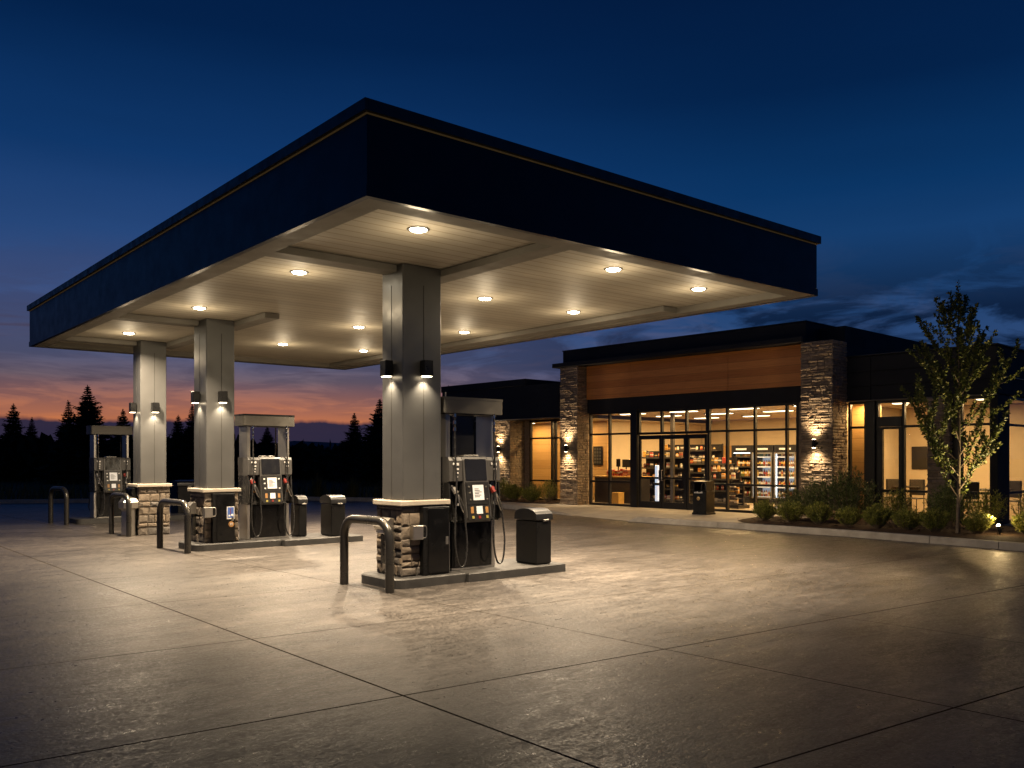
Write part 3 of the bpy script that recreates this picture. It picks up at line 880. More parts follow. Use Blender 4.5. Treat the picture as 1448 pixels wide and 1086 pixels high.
# ------------------------------------------------------------------ the shop (local frame: x = s along the front, y = d inwards, z up)
TH = math.radians(2.7)
SO = Vector((19.6, 19.57, 0))
ES = Vector((math.sin(TH), -math.cos(TH), 0)); ED = Vector((math.cos(TH), math.sin(TH), 0))
SR = math.atan2(ES.y, ES.x)
def S(s, d, z=0): return tuple(SO+ES*s+ED*d+Vector((0, 0, z)))
FZ = .13   # pavement and floor level
shop = thing('shop_building', 'low shop with cedar band, stone pillars and warmly lit glass front', 'building', SO, SR)
def sbox(name, m, s0, s1, d0, d1, z0, z1, bev=.0, parent=shop):
    mb = MB(); mb.box(s0, s1, d0, d1, z0, z1, bev); return mb.build(name, m, parent)

# main roof block over the shop, eave and parapet
sbox('header_band', M['dark'], .0, 7.52, -.02, .12, 3.03, 3.45, .006)
hb = sbox('upper_wall', M['dark'], -.75, 8.2, .13, 8.2, 3.09, 4.50)
mb = MB()
for (a, b) in ((.0, 1.765), (1.775, 5.195), (5.205, 7.52)): mb.box(a, b, -.06, .125, 3.452, 4.50, .004)
mb.build('wood_band', M['wood'], shop)
sbox('eave', M['dark'], -1.10, 7.62, -.50, .6, 4.505, 4.64, .01)
sbox('parapet', M['dark'], -.98, 7.53, -.12, 6.2, 4.642, 5.06, .012)
sbox('parapet_cap', M['cap'], -1.0, 7.55, -.14, 6.22, 5.061, 5.085, .004)
sbox('side_wall', M['dark'], 7.54, 8.2, .6, 6.2, 4.502, 4.95)
# stone pillars
def spillar(s0, s1, d0, d1, z1, faces, seed):
    mb = MB(); rg = random.Random(seed); mb.cur = 1
    mb.box(s0, s1, d0, d1, FZ-.02, z1); mb.cur = 0
    kw = dict(row=(.038, .095), ln=(.10, .34), dep=(.008, .036), gap=.006, rng=rg, edge=.018)
    H = z1-FZ
    if 'f' in faces: mb.stones((s0, d0, FZ), (1, 0, 0), (0, 0, 1), (0, -1, 0), s1-s0, H, **kw)
    if 'r' in faces: mb.stones((s1, d0, FZ), (0, 1, 0), (0, 0, 1), (1, 0, 0), d1-d0, H, **kw)
    if 'l' in faces: mb.stones((s0, d1, FZ), (0, -1, 0), (0, 0, 1), (-1, 0, 0), d1-d0, H, **kw)
    return mb.build('stone_pillar', [M['ledge'], M['mortar']], shop)
spillar(-.78, -.06, -.42, .13, 4.50, 'frl', 11)
spillar(7.58, 8.38, -.42, .30, 4.49, 'frl', 12)
spillar(-4.68, -3.88, .22, .95, 2.93, 'frl', 13)
spillar(10.42, 10.86, .16, .50, 2.99, 'frl', 14)

def glazing(name, s0, s1, z0, z1, d, verts, hors, bw=.06, dp=.10, pm='glass', frame_m='dark2', parent=shop):
    """aluminium frame with mullions at verts, rails at hors = [(z, a, b)]"""
    mb = MB(); h = bw/2
    mb.box(s0, s0+bw, d, d+dp, z0, z1); mb.box(s1-bw, s1, d, d+dp, z0, z1)
    mb.box(s0+bw, s1-bw, d+.002, d+dp-.002, z0, z0+bw+.01); mb.box(s0+bw, s1-bw, d+.002, d+dp-.002, z1-bw, z1)
    for v in verts: mb.box(v-h, v+h, d+.001, d+dp-.001, z0+bw+.01, z1-bw)
    for (z, a, b) in hors: mb.box(a, b, d+.004, d+dp-.004, z-.028, z+.028)
    f = mb.build(name, M[frame_m], parent)
    mb = MB(); mb.quad((s0+.02, d+dp*.5, z0+.02), (s1-.02, d+dp*.5, z0+.02), (s1-.02, d+dp*.5, z1-.02), (s0+.02, d+dp*.5, z1-.02))
    mb.build('pane', M[pm], f)
    return f
glazing('window', .06, 1.79, FZ, 3.03, .0, [.885], [(2.35, .1, 1.75), (.88, .1, 1.75)])
sbox('mullion_post', M['dark2'], 1.79, 2.02, -.06, .12, FZ, 3.03, .005)
# entrance: transoms above, two door leaves and a sidelight
glazing('transom_window', 2.02, 4.50, 2.30, 3.03, .0, [2.89, 3.77], [])
for (a, b, nm, hs) in ((2.05, 2.885, 'door', 1), (2.90, 3.755, 'door', -1), (3.79, 4.47, 'sidelight', 0)):
    mb = MB(); w_ = .075
    mb.box(a, a+w_, .01, .065, FZ+.008, 2.28); mb.box(b-w_, b, .01, .065, FZ+.008, 2.28)
    mb.box(a+w_, b-w_, .012, .063, FZ+.008, FZ+.19); mb.box(a+w_, b-w_, .012, .063, 2.16, 2.28)
    mb.box(a+w_, b-w_, .014, .061, .99, 1.05)
    f = mb.build(nm, M['dark2'], shop)
    mb = MB(); mb.quad((a+.05, .038, FZ+.1), (b-.05, .038, FZ+.1), (b-.05, .038, 2.2), (a+.05, .038, 2.2)); mb.build('pane', M['glass'], f)
    if hs:
        x = b-.04 if hs > 0 else a+.04
        mb = MB(); mb.tube([(x, .01, .95), (x, -.05, .95), (x, -.05, 1.25), (x, .01, 1.25)], .012, 8); mb.build('handle', M['steel'], f, smooth=True)
sbox('door_frame', M['dark2'], 3.765, 3.785, .0, .08, FZ, 2.30)
glazing('window', 4.50, 7.25, FZ, 3.03, .0, [5.12, 5.98, 6.91], [(2.35, 4.55, 7.2), (.88, 4.55, 7.2)])
sbox('reveal_wall', M['ledge'], 7.25, 7.60, .02, .14, FZ, 3.03)

# right wing
def panels(name, s0, s1, d, z0, z1, vs, hs, m, parent=shop):
    mb = MB(); g = .006
    sv = [s0]+vs+[s1]; zv = [z0]+hs+[z1]
    for a, b in zip(sv, sv[1:]):
        for e, f in zip(zv, zv[1:]):
            mb.box(a+g, b-g, d-.014, d+.02, e+g, f-g, .003)
    return mb.build(name, m, parent)
sbox('wing_parapet', M['dark'], 8.22, 11.80, .34, 2.5, 3.02, 4.10)
panels('wall_panels', 8.39, 11.83, .32, 3.02, 4.08, [9.0], [3.36, 3.72], M['dark'])
sbox('parapet_cap', M['cap'], 8.39, 11.85, .28, 2.52, 4.105, 4.135, .004)
sbox('wing_side_wall', M['dark'], 8.22, 11.81, 2.52, 8.2, 3.02, 3.84)
mb = MB()
for (z0, z1) in ((3.03, 3.40), (3.41, 3.83)): mb.box(11.812, 11.835, .34, 8.2, z0, z1, .003)
mb.build('wall_panels', M['dark'], shop)
sbox('gold_trim', M['gold'], 11.836, 11.85, .5, 8.0, 3.42, 3.435)
sbox('wing_soffit_strip', M['beam'], 8.4, 11.84, .22, .33, 2.998, 3.018)
f = glazing('window', 8.40, 8.87, FZ, 2.99, .36, [], [(2.36, .1+8.35, 8.85), (.82, 8.42, 8.85)])
sbox('mullion_post', M['dark2'], 8.87, 9.10, .30, .46, FZ, 2.99, .004)
glazing('window', 9.10, 10.42, FZ, 2.99, .36, [9.76], [(2.36, 9.76, 10.4), (.82, 9.76, 10.4)])
# side door in that window
mb = MB(); mb.box(9.165, 9.73, .33, .44, 2.36, 2.60); mb.box(9.165, 9.27, .34, .43, FZ, 2.355); mb.box(9.66, 9.735, .34, .43, FZ, 2.355); mb.box(9.27, 9.66, .345, .425, FZ, .35); mb.box(9.27, 9.66, .345, .425, 2.30, 2.355); mb.box(9.27, 9.66, .35, .42, .78, .85)
mb.build('side_door', M['dark2'], shop)
sbox('mullion_post', M['dark2'], 10.86, 11.02, .32, .48, FZ, 2.99, .004)
glazing('window', 11.02, 11.72, FZ, 2.99, .36, [], [(2.36, 11.05, 11.7), (.82, 11.05, 11.7)])
sbox('corner_post', M['dark'], 11.70, 11.845, .30, 1.02, FZ-.01, 3.0, .006)
# side glazing (runs inwards)
mb = MB()
for d0 in (1.02, 2.4, 3.8, 5.2): mb.box(11.74, 11.83, d0, d0+.07, FZ, 2.99)
for z in (FZ+.03, .82, 2.36, 2.96): mb.box(11.755, 11.815, 1.03, 5.26, z-.028, z+.028)
f = mb.build('window', M['dark2'], shop)
mb = MB(); mb.quad((11.785, 1.03, FZ+.01), (11.785, 5.26, FZ+.01), (11.785, 5.26, 2.98), (11.785, 1.03, 2.98)); mb.build('pane', M['glass'], f)
sbox('side_wall', M['dark'], 11.70, 11.81, 5.27, 8.2, FZ-.01, 3.0)

# left wing
sbox('wing_parapet', M['dark'], -7.6, -.80, .12, 8.0, 2.935, 4.10, .006)
sbox('raised_parapet', M['dark'], -7.62, -2.95, .08, 5.0, 4.102, 4.33, .006)
sbox('wing_soffit_strip', M['beam'], -7.6, -.80, .06, .118, 2.94, 2.965)
glazing('window', -3.62, -.78, FZ, 2.93, .92, [-2.52, -2.36, -1.6], [(2.30, -3.58, -.8), (.82, -3.58, -.8)])
sbox('wing_wall', M['ledge'], -3.88, -3.62, .92, 1.05, FZ, 2.93)
sbox('wing_wall', M['dark'], -7.6, -4.68, .6, .75, FZ, 2.935)
sbox('return_wall', M['ledge'], -.78, -.70, .14, 1.02, FZ, 2.93)

# interior shell
sbox('floor', M['tile'], -7.5, 11.74, .12, 8.1, .02, FZ)
sbox('ceiling', M['ceil'], -.79, 8.1, 1.03, 8.1, 3.055, 3.085)
sbox('ceiling', M['ceil'], -7.5, -.795, 1.03, 8.0, 2.91, 2.933)
sbox('ceiling', M['ceil'], -.69, 8.1, .125, 1.028, 3.055, 3.085)
sbox('ceiling', M['ceil'], 8.22, 11.74, .47, 8.1, 2.995, 3.018)
sbox('back_wall', M['cream'], -7.5, 11.74, 8.1, 8.2, FZ, 3.05)
sbox('wood_dado', M['woodin'], -1.2, 8.0, 8.05, 8.098, FZ, 2.08)
sbox('partition', M['cream'], 8.10, 8.20, .47, 8.09, FZ, 2.99)
sbox('wood_partition', M['woodin'], 8.22, 8.95, .95, 1.0, FZ, 2.985)
sbox('wood_partition', M['woodin'], -7.4, -1.36, 2.5, 2.6, FZ, 2.905)
sbox('partition', M['cream'], -1.46, -1.36, 2.605, 8.09, FZ, 3.05)
sbox('end_wall', M['dark'], -7.6, -7.5, .76, 8.2, FZ, 2.93)
sbox('cafe_wall', M['cream'], 8.22, 11.6, 3.9, 4.0, FZ, 2.985)
# a framed notice window in the wood partition
fr = sbox('notice_frame', M['dark2'], -1.98, -1.55, 2.46, 2.498, 1.36, 2.02, .006)
mb = MB()
for i in range(3):
    for j in range(5): mb.box(-1.93+.12*i, -1.85+.12*i, 2.452, 2.459, 1.42+.115*j, 1.50+.115*j)
mb.build('notice', M['header'], fr)
sbox('picture', M['screen'], 8.50, 9.05, 3.86, 3.898, 1.30, 1.92, .006)
sbox('interior_post', M['counter'], 1.79, 1.90, 1.9, 2.0, FZ, 3.05)

# wall sconces on the stone
def updown(s, d, z, label, e=95):
    t = thing('wall_sconce', label, 'wall lamp', S(s, d, z), SR, 'up and down lights on the stone pillars')
    mb = MB(); mb.lathe([(.045, -.10), (.045, -.045), (.052, -.04), (.052, .04), (.045, .045), (.045, .10)], 16, Matrix.Translation((0, -.10, 0))); mb.build('housing', M['black'], t, smooth=True)
    mb = MB(); mb.box(-.05, .05, -.06, 0, -.03, .03, .004); mb.build('mount', M['black'], t)
    for zz in (.098, -.108):
        mb = MB(); mb.lathe([(.042, zz), (.042, zz+.01)], 16, Matrix.Translation((0, -.10, 0))); mb.build('lens', M['walllens'], t)
    lamp('bulb', 'SPOT', t, (0, -.125, .13), e, (1.0, .73, .43), (PI-math.radians(14), 0, 0), spot_size=math.radians(115), spot_blend=1.0, shadow_soft_size=.07)
    lamp('bulb', 'SPOT', t, (0, -.125, -.13), e, (1.0, .73, .43), (math.radians(14), 0, 0), spot_size=math.radians(115), spot_blend=1.0, shadow_soft_size=.07)
updown(-.42, -.46, 1.91, 'up and down light on the tall stone pillar left of the shop windows')
updown(7.98, -.46, 1.96, 'up and down light on the tall stone pillar right of the shop windows')
updown(-4.34, .18, 1.92, 'up and down light on the low stone pillar of the left wing')

# ------------------------------------------------------------------ interior lights
def panel_light(s, d, z, sx, sy, e, label, group):
    t = thing('ceiling_light', label, 'ceiling light', S(s, d, z), SR, group)
    mb = MB(); mb.box(-sx/2-.04, sx/2+.04, -sy/2-.04, sy/2+.04, -.02, -.001); mb.build('frame', M['header'], t)
    mb = MB(); mb.box(-sx/2, sx/2, -sy/2, sy/2, -.034, -.021); mb.build('lens', M['ceilens'], t)
    lamp('bulb', 'AREA', t, (0, 0, -.05), e, (1.0, .635, .265), shape='RECTANGLE', size=sx, size_y=sy)
    return t
cols = ['first', 'second', 'third', 'fourth']
for i, d in enumerate((1.5, 3.4, 5.6)):
    for j, s in enumerate((.6, 2.6, 4.7, 6.8)):
        panel_light(s, d, 3.054, .9, .22, 80, 'lit ceiling panel in the shop, %s from the left, %s row from the windows' % (cols[j], cols[i]), 'ceiling panels inside the shop')
for j, (s, d) in enumerate(((9.2, 1.4), (10.3, 1.9), (11.2, 1.3))):
    panel_light(s, d, 2.994, .22, .22, 84, 'small lit ceiling panel in the right wing, %s from the left' % cols[j], 'ceiling panels in the right wing')
panel_light(-2.3, 1.6, 2.908, .6, .22, 60, 'lit ceiling panel in the left wing, beside the tall pillar', 'ceiling panels of the left wing')
panel_light(-4.6, 1.75, 2.908, .6, .22, 60, 'lit ceiling panel in the left wing, farther left', 'ceiling panels of the left wing')
panel_light(8.62, .70, 2.994, .22, .16, 26, 'small lit ceiling panel in the narrow window bay', 'ceiling panel of the window bay')  # added lamp that brightens the wood partition behind the narrow pane

# ------------------------------------------------------------------ interior furniture
def local_thing(name, label, cat, s, d, z=FZ, group=None, rot=0): return thing(name, label, cat, S(s, d, z), SR+rot, group)
counter = local_thing('shop_counter', 'dark checkout counter with wooden top behind the left window', 'counter', .0, 1.6)
mb = MB(); mb.box(-.92, .95, -.25, .35, 0, .84, .01); mb.build('body', M['counter'], counter)
mb = MB(); mb.box(-.97, 1.0, -.30, .40, .842, .89, .01); mb.build('top', M['oakbox'], counter)
t = local_thing('storage_box', 'amber box on the floor in front of the checkout counter', 'box', .33, 1.05)
mb = MB(); mb.box(-.17, .17, -.14, .14, 0, .34, .006); mb.build('body', M['oakbox'], t)
mb = MB(); mb.box(-.175, .175, -.145, .145, .341, .37, .004); mb.build('lid', M['oakbox'], t)
for (s, wd, z0, lab) in ((-.22, .16, .30, 'small dark checkout screen on the counter'), (.12, .32, .28, 'wide dark checkout screen on the counter'), (.46, .12, .42, 'narrow dark card reader post on the counter')):
    t = local_thing('checkout_screen', lab, 'screen', s, 1.75, FZ+.89)
    mb = MB(); mb.box(-wd/2, wd/2, -.02, .02, z0, z0+.26, .006); mb.build('display', M['screen'], t)
    mb = MB(); mb.box(-.02, .02, -.01, .01, 0, z0); mb.box(-.07, .07, -.06, .06, 0, .012); mb.build('stand', M['dark2'], t)

def mesh_of(name, fn, m):
    mb = MB(); fn(mb); o = mb.build(name, m); return o
# product prototypes
def pk(mb, w_, d_, h_): mb.box(-w_/2, w_/2, -d_/2, d_/2, 0, h_, .006)
used = {}
def product(kind, s, d, z, label, group, sc=(1, 1, 1), rot=0):
    if kind not in used:
        mb = MB()
        if kind == 'bottle':
            mb.lathe([(.030, 0), (.034, .01), (.034, .13), (.028, .165), (.013, .195), (.013, .22)], 8); o = mb.build('bottle', M['bottle'], smooth=True)
        elif kind == 'packet':
            mb.box(-.06, .06, -.03, .03, 0, .17, .012); o = mb.build('packet', M['prod'])
        elif kind == 'carton':
            mb.box(-.075, .075, -.05, .05, 0, .11, .006); o = mb.build('carton', M['prod'])
        elif kind == 'red_packet':
            mb.box(-.055, .055, -.03, .03, 0, .19, .012); o = mb.build('packet', M['redpack'])
        elif kind == 'jar':
            mb.lathe([(.035, 0), (.042, .01), (.042, .08), (.03, .1), (.03, .12)], 8); o = mb.build('jar', M['prod'], smooth=True)
        used[kind] = o
    else:
        o = used[kind].copy(); COL.objects.link(o)
    o.location = S(s, d, z); o.rotation_euler = (0, 0, SR+rot); o.scale = sc
    names = {'bottle': 'bottle', 'packet': 'packet', 'carton': 'carton', 'red_packet': 'packet', 'jar': 'jar'}
    tag(o, label, names[kind], group)
    return o
rp = random.Random(3)
for k in range(9):
    product('red_packet', -.38+.115*k, 1.42, FZ+.892, 'red snack packet lined up on the checkout counter', 'red packets on the counter', (1, 1, rp.uniform(.9, 1.25)), rp.uniform(-.2, .2))
# gondola shelves
def gondola(s0, s1, d, h, nsh, label, dep=.36):
    t = local_thing('shelf_rack', label, 'shelf rack', (s0+s1)/2, d)
    hw = (s1-s0)/2
    mb = MB(); mb.box(-hw, hw, -.012, .012, .06, h); mb.build('back_panel', M['dark2'], t)
    mb = MB(); mb.box(-hw, hw, -dep, dep, 0, .10); mb.build('base', M['dark2'], t)
    for x in (-hw, hw-.03):
        mb = MB(); mb.box(x, x+.03, -.03, .03, .1, h+.02); mb.build('upright', M['dark2'], t)
    zs = []
    for k in range(nsh):
        z = .14+(h-.36)*k/(nsh-1)
        mb = MB(); mb.box(-hw+.035, hw-.035, -dep+.02, -.014, z, z+.02); mb.box(-hw+.035, hw-.035, -dep, -dep+.018, z-.02, z+.03)
        mb.build('shelf', M['counter'] if k % 2 else M['header'], t)
        zs.append(FZ+z+.022)
    return t, zs
SHN = ['bottom shelf', 'second lowest shelf', 'middle shelf', 'second highest shelf', 'upper shelf', 'top shelf']
def fill(s0, s1, d, zs, label, group, kinds, step=.15):
    for k, z in enumerate(zs):
        s = s0+.09
        while s < s1-.08:
            kd = rp.choice(kinds)
            if rp.random() < .93:
                product(kd, s, d-.24+rp.uniform(-.03, .03), z, '%s on the %s of %s' % ({'packet': 'snack packet', 'carton': 'small carton', 'jar': 'small jar', 'bottle': 'bottle'}[kd], SHN[k if k < len(zs)-1 else 5], label), '%s %ss %d' % (group, kd, k), (1, 1, rp.uniform(.85, 1.2)), rp.uniform(-.15, .15))
            s += step*rp.uniform(.9, 1.25)
g1, z1 = gondola(.45, 2.15, 2.4, 1.70, 5, 'tall dark shelf rack of snacks behind the left door')
fill(.45, 2.15, 2.4, z1, 'the rack behind the left door', 'snack rack', ['packet', 'carton', 'packet', 'jar'])
g2, z2 = gondola(1.45, 3.25, 3.4, 1.50, 5, 'shelf rack of snacks behind the right door and sidelight')
fill(1.45, 3.25, 3.4, z2, 'the rack behind the right door', 'second rack', ['packet', 'carton', 'packet'])
g5, z5 = gondola(-.55, 1.75, 4.9, 1.95, 6, 'tall shelf rack of snacks farther back, behind the doors')
fill(-.55, 1.75, 4.9, z5, 'the tall rack farther back', 'back rack', ['packet', 'carton', 'jar'])
g3, z3 = gondola(3.0, 4.15, 2.2, 1.05, 3, 'low dark shelf rack right of the entrance')
fill(3.0, 4.15, 2.2, z3, 'the low rack right of the entrance', 'low rack', ['jar', 'carton', 'packet'])
for k in range(7):
    product('jar', 3.08+.155*k, 2.2, FZ+1.06, 'pale jar standing along the top of the low rack', 'jars on top of the low rack', (1.3, 1.3, 1.6))
g4, z4 = gondola(4.12, 4.56, 1.75, .78, 4, 'small snack stand with orange lit shelves near the cooler', .30)
fill(4.12, 4.56, 1.75, z4, 'the small snack stand', 'snack stand', ['packet', 'carton'], .13)
t = local_thing('display_column', 'slim glowing blue white display column behind the right door', 'display', 1.60, 1.5)  # made-up glowing column in place of a reflection-like bright streak
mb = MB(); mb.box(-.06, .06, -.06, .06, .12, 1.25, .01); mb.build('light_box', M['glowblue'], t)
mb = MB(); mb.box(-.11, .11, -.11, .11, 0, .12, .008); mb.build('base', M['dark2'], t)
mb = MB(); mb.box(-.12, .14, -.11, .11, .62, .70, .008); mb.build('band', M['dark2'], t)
# drinks coolers
def cooler(s0, s1, d, h, label, nm, dim=1.0, door=True):
    t = local_thing('drinks_cooler', label, 'cooler', (s0+s1)/2, d)
    hw = (s1-s0)/2
    mb = MB(); mb.box(-hw, -hw+.05, 0, .62, .0, h); mb.box(hw-.05, hw, 0, .62, 0, h); mb.box(-hw+.05, hw-.05, .0, .62, h-.24, h); mb.box(-hw+.05, hw-.05, 0, .62, 0, .16)
    mb.build('case', M['dark2'], t)
    mb = MB(); mb.box(-hw+.05, hw-.05, .56, .60, .16, h-.24); mb.build('back_panel', M['coolin'] if door else M['counter'], t)
    mb = MB(); mb.box(-hw*.55, hw*.5, -.006, -.001, h-.16, h-.10); mb.build('header_sign', M['lcd'], t)
    zs = []
    n = 5
    for k in range(n):
        z = .20+(h-.60)*k/(n-1)
        mb = MB(); mb.box(-hw+.055, hw-.055, .06, .555, z, z+.015); mb.box(-hw+.055, hw-.055, .045, .06, z-.01, z+.035)
        mb.build('shelf', M['coolin'] if door else M['counter'], t)
        zs.append(FZ+z+.017)
    if door:
        mb = MB()
        for x in (-hw+.055, hw-.080): mb.box(x, x+.025, .02, .04, .2, h-.28)
        mb.box(-hw+.09, hw-.09, .02, .05, h-.275, h-.255)
        mb.build('light_strip', M['ledcool'], t)
        mb = MB(); mb.box(-hw+.01, -hw+.055, -.045, -.003, .165, h-.245); mb.box(hw-.055, hw-.01, -.045, -.003, .165, h-.245); mb.box(-hw+.055, hw-.055, -.045, -.003, .165, .21); mb.box(-hw+.055, hw-.055, -.045, -.003, h-.29, h-.245)
        f = mb.build('door', M['steel'], t)
        mb = MB(); mb.quad((-hw+.05, -.024, .2), (hw-.05, -.024, .2), (hw-.05, -.024, h-.28), (-hw+.05, -.024, h-.28)); mb.build('pane', M['cglass'], f)
    else:
        mb = MB(); mb.box(-hw+.07, hw-.07, .02, .05, h-.27, h-.245); mb.build('light_strip', M['ledcool'], t)
    for k, z in enumerate(zs):
        s = s0+.11
        while s < s1-.09:
            product('bottle', s, d+.16+rp.uniform(-.01, .01), z, 'drink bottle on the %s of the %s' % (SHN[k if k < 4 else 5], nm), 'bottles in the %s %d' % (nm, k), (1.05, 1.05, rp.uniform(.95, 1.15)))
            s += .082
cooler(2.28, 3.04, 4.6, 1.90, 'open dark drinks cooler, leftmost of the three coolers', 'open left cooler', 1, False)
cooler(3.06, 3.82, 4.6, 1.90, 'bright glass door drinks cooler in the middle of the three coolers', 'middle glass cooler')
cooler(3.86, 4.64, 4.6, 1.90, 'bright glass door drinks cooler behind the right pillar, rightmost of three', 'right glass cooler')

# cafe tables and chairs in the right wing
def chair(s, d, rot, label):
    t = local_thing('cafe_chair', label, 'chair', s, d, FZ, 'cafe chairs in the right wing', rot)
    mb = MB(); mb.box(-.21, .21, -.2, .2, .43, .46, .012); mb.build('seat', M['chairm'], t)
    mb = MB(); mb.box(-.21, .21, .19, .22, .52, .93, .012); mb.build('backrest', M['chairm'], t)
    for (x, y) in ((-.18, -.17), (.18, -.17), (-.18, .2), (.18, .2)):
        mb = MB(); mb.tube([(x, y, 0), (x*.97, y*.97, .43 if y < 0 else .92)], .011, 6); mb.build('leg', M['dark2'], t)
    return t
def table(s, d, label):
    t = local_thing('cafe_table', label, 'table', s, d, FZ, 'cafe tables in the right wing')
    mb = MB(); mb.box(-.34, .34, -.34, .34, .71, .745, .008); mb.build('top', M['counter'], t)
    mb = MB(); mb.tube([(0, 0, .02), (0, 0, .71)], .03, 10); mb.build('pedestal', M['dark2'], t)
    mb = MB(); mb.lathe([(.22, 0), (.22, .012), (.04, .025)], 16); mb.build('base', M['dark2'], t)
table(9.0, 2.6, 'dark square cafe table behind the side door')
chair(8.72, 2.1, 0.1, 'dark cafe chair left of the table behind the side door')
chair(9.25, 2.15, -.1, 'dark cafe chair right of the table behind the side door')
table(11.25, 1.75, 'dark square cafe table beside the corner post')
chair(11.02, 1.2, PI, 'dark cafe chair with tall square back right of the tree trunk')
chair(10.60, 1.45, PI*.9, 'dark cafe chair close to the stone pillar of the right wing')
chair(10.15, 1.6, PI*.8, 'dark cafe chair seen left of the stone pillar of the right wing')
chair(11.45, 2.4, .2, 'dark cafe chair seen through the side glazing beyond the corner post')

# ------------------------------------------------------------------ pavement, kerbs, planting beds
def local_sheet(name, pts, m):
    mb = MB(); mb.add([S(*p) for p in pts], [tuple(range(len(pts)))]); return tag(mb.build(name, m), kind='structure')
front = [(-9.0, -.95, FZ), (-4.5, -1.35, FZ), (-1.93, -1.89, FZ), (.12, -2.35, FZ), (1.2, -2.65, .07), (2.11, -2.90, .006), (3.3, -3.22, .006), (4.40, -3.38, .006), (4.75, -3.385, FZ-.005), (7.10, -3.38, FZ-.005), (8.7, -3.40, FZ-.005), (10.3, -3.45, FZ-.005), (11.95, -3.65, FZ-.005), (13.4, -3.85, FZ-.005), (17, -4.5, FZ-.005), (30, -7.5, FZ-.005)]
mb = MB(); vs = []; fs = []
for (s, d, z) in front: vs += [S(s, d+.10, z), S(s, min(d+1.2, -.5), FZ), S(s, 1.1 if s < -.8 or s > 8 else .02, FZ)]
n = len(front)
for i in range(n-1):
    for k in range(2): fs.append((i*3+k, (i+1)*3+k, (i+1)*3+k+1, i*3+k+1))
mb.add(vs, fs); tag(mb.build('pavement', M['walk']), kind='structure')
def lk(pts): return [S(s, d)[:2] for s, d in pts]
kerb('kerb', lk([(-9.0, -.95), (-4.5, -1.35), (-1.93, -1.89), (.12, -2.35), (2.11, -2.90)]), .15, .135, M['kerb'], (False, True))
kerb('kerb', lk([(4.40, -3.38), (4.75, -3.383), (5.6, -3.382), (7.10, -3.38)]), .15, .132, M['kerb'], (True, False))
kerb('kerb', lk([(7.112, -3.38), (8.7, -3.40), (10.3, -3.45), (11.94, -3.645)]), .15, .132, M['kerb'])
kerb('kerb', lk([(11.952, -3.647), (13.188, -3.82)]), .15, .132, M['kerb'])
kerb('kerb', lk([(13.20, -3.822), (17, -4.5), (30, -7.5)]), .15, .132, M['kerb'])
# mulch beds
def bed(pts, seed):
    mb = MB(); rg = random.Random(seed)
    # a grid clipped to s ranges: pts = [(s, d0, d1)]
    vs = []; fs = []; m = 9
    for (s, d0, d1) in pts:
        for k in range(m):
            f_ = k/(m-1)
            vs.append(S(s, d0+(d1-d0)*f_, FZ+.006+(.03+rg.uniform(-.012, .018))*math.sin(PI*f_)**.5))
    for i in range(len(pts)-1):
        for k in range(m-1): fs.append((i*m+k, (i+1)*m+k, (i+1)*m+k+1, i*m+k+1))
    mb.add(vs, fs)
    # chips
    for _ in range(260*len(pts)//10):
        i = rg.randrange(len(pts)-1); f_ = rg.random(); g_ = rg.random()
        a, b = pts[i], pts[i+1]
        s = a[0]+(b[0]-a[0])*f_; d0 = a[1]+(b[1]-a[1])*f_; d1 = a[2]+(b[2]-a[2])*f_
        p = Vector(S(s, d0+(d1-d0)*g_, FZ+.045)); l = rg.uniform(.02, .05)
        an = rg.uniform(0, PI); u = Vector((math.cos(an), math.sin(an), rg.uniform(-.3, .3)))*l; v = Vector((-math.sin(an), math.cos(an), rg.uniform(-.3, .3)))*l*.4
        mb.add([p-u-v, p+u-v, p+u+v, p-u+v], [(0, 1, 2, 3)])
    return tag(mb.build('mulch_bed', M['mulch']), kind='structure')
def fd(s):
    for (a, b) in zip(front, front[1:]):
        if a[0] <= s <= b[0]: return a[1]+(b[1]-a[1])*(s-a[0])/(b[0]-a[0])
pts = [(7.2+.35*i, fd(7.2+.35*i)+.16+max(0, .5-.35*i), (-.62 if 7.2+.35*i < 8.5 else .26)) for i in range(34)]
bed(pts, 5)
bed([(-5.2+.25*i, -.75, .12 if -5.2+.25*i < -3.8 else .88) for i in range(18)], 6)

# entrance bin
t = local_thing('entrance_bin', 'black square bin with gold emblem beside the shop entrance', 'litter bin', 5.28, -1.30)
mb = MB(); mb.box(-.21, .21, -.20, .20, .02, .62, .012); mb.build('body', M['black'], t)
mb = MB(); mb.box(-.225, .225, -.215, .215, 0, .05, .006); mb.build('foot', M['black'], t)
mb = MB(); mb.box(-.20, .20, .08, .19, .62, .82); mb.box(-.20, -.165, -.19, .081, .62, .82); mb.box(.165, .20, -.19, .081, .62, .82); mb.build('hood_wall', M['black'], t)
mb = MB(); mb.prism([(-.21, .82), (-.19, .86), (.16, .88), (.21, .84), (.21, .82)], -.22, .20, 'x'); mb.build('hood', M['binmetal'], t)
mb = MB(); mb.tube([(.08, -.215, .63), (.08, -.215, .76), (.12, -.215, .83), (.19, -.215, .83), (.22, -.215, .76), (.22, -.215, .63)], .014, 8); mb.build('hoop', M['steelpipe'], t, smooth=True)
mb = MB(); mb.lathe([(.052, 0), (.052, .006), (.02, .012)], 8, Matrix.Translation((-.03, -.201, .42)) @ Matrix.Rotation(PI/2, 4, 'X'))
mb.build('emblem', M['gold'], t)
mb = MB()
for k in range(6): mb.box(-.16+.045*k, -.13+.045*k, -.204, -.2005, .555, .585+.01*(k % 3))
mb.build('lettering', M['white'], t)
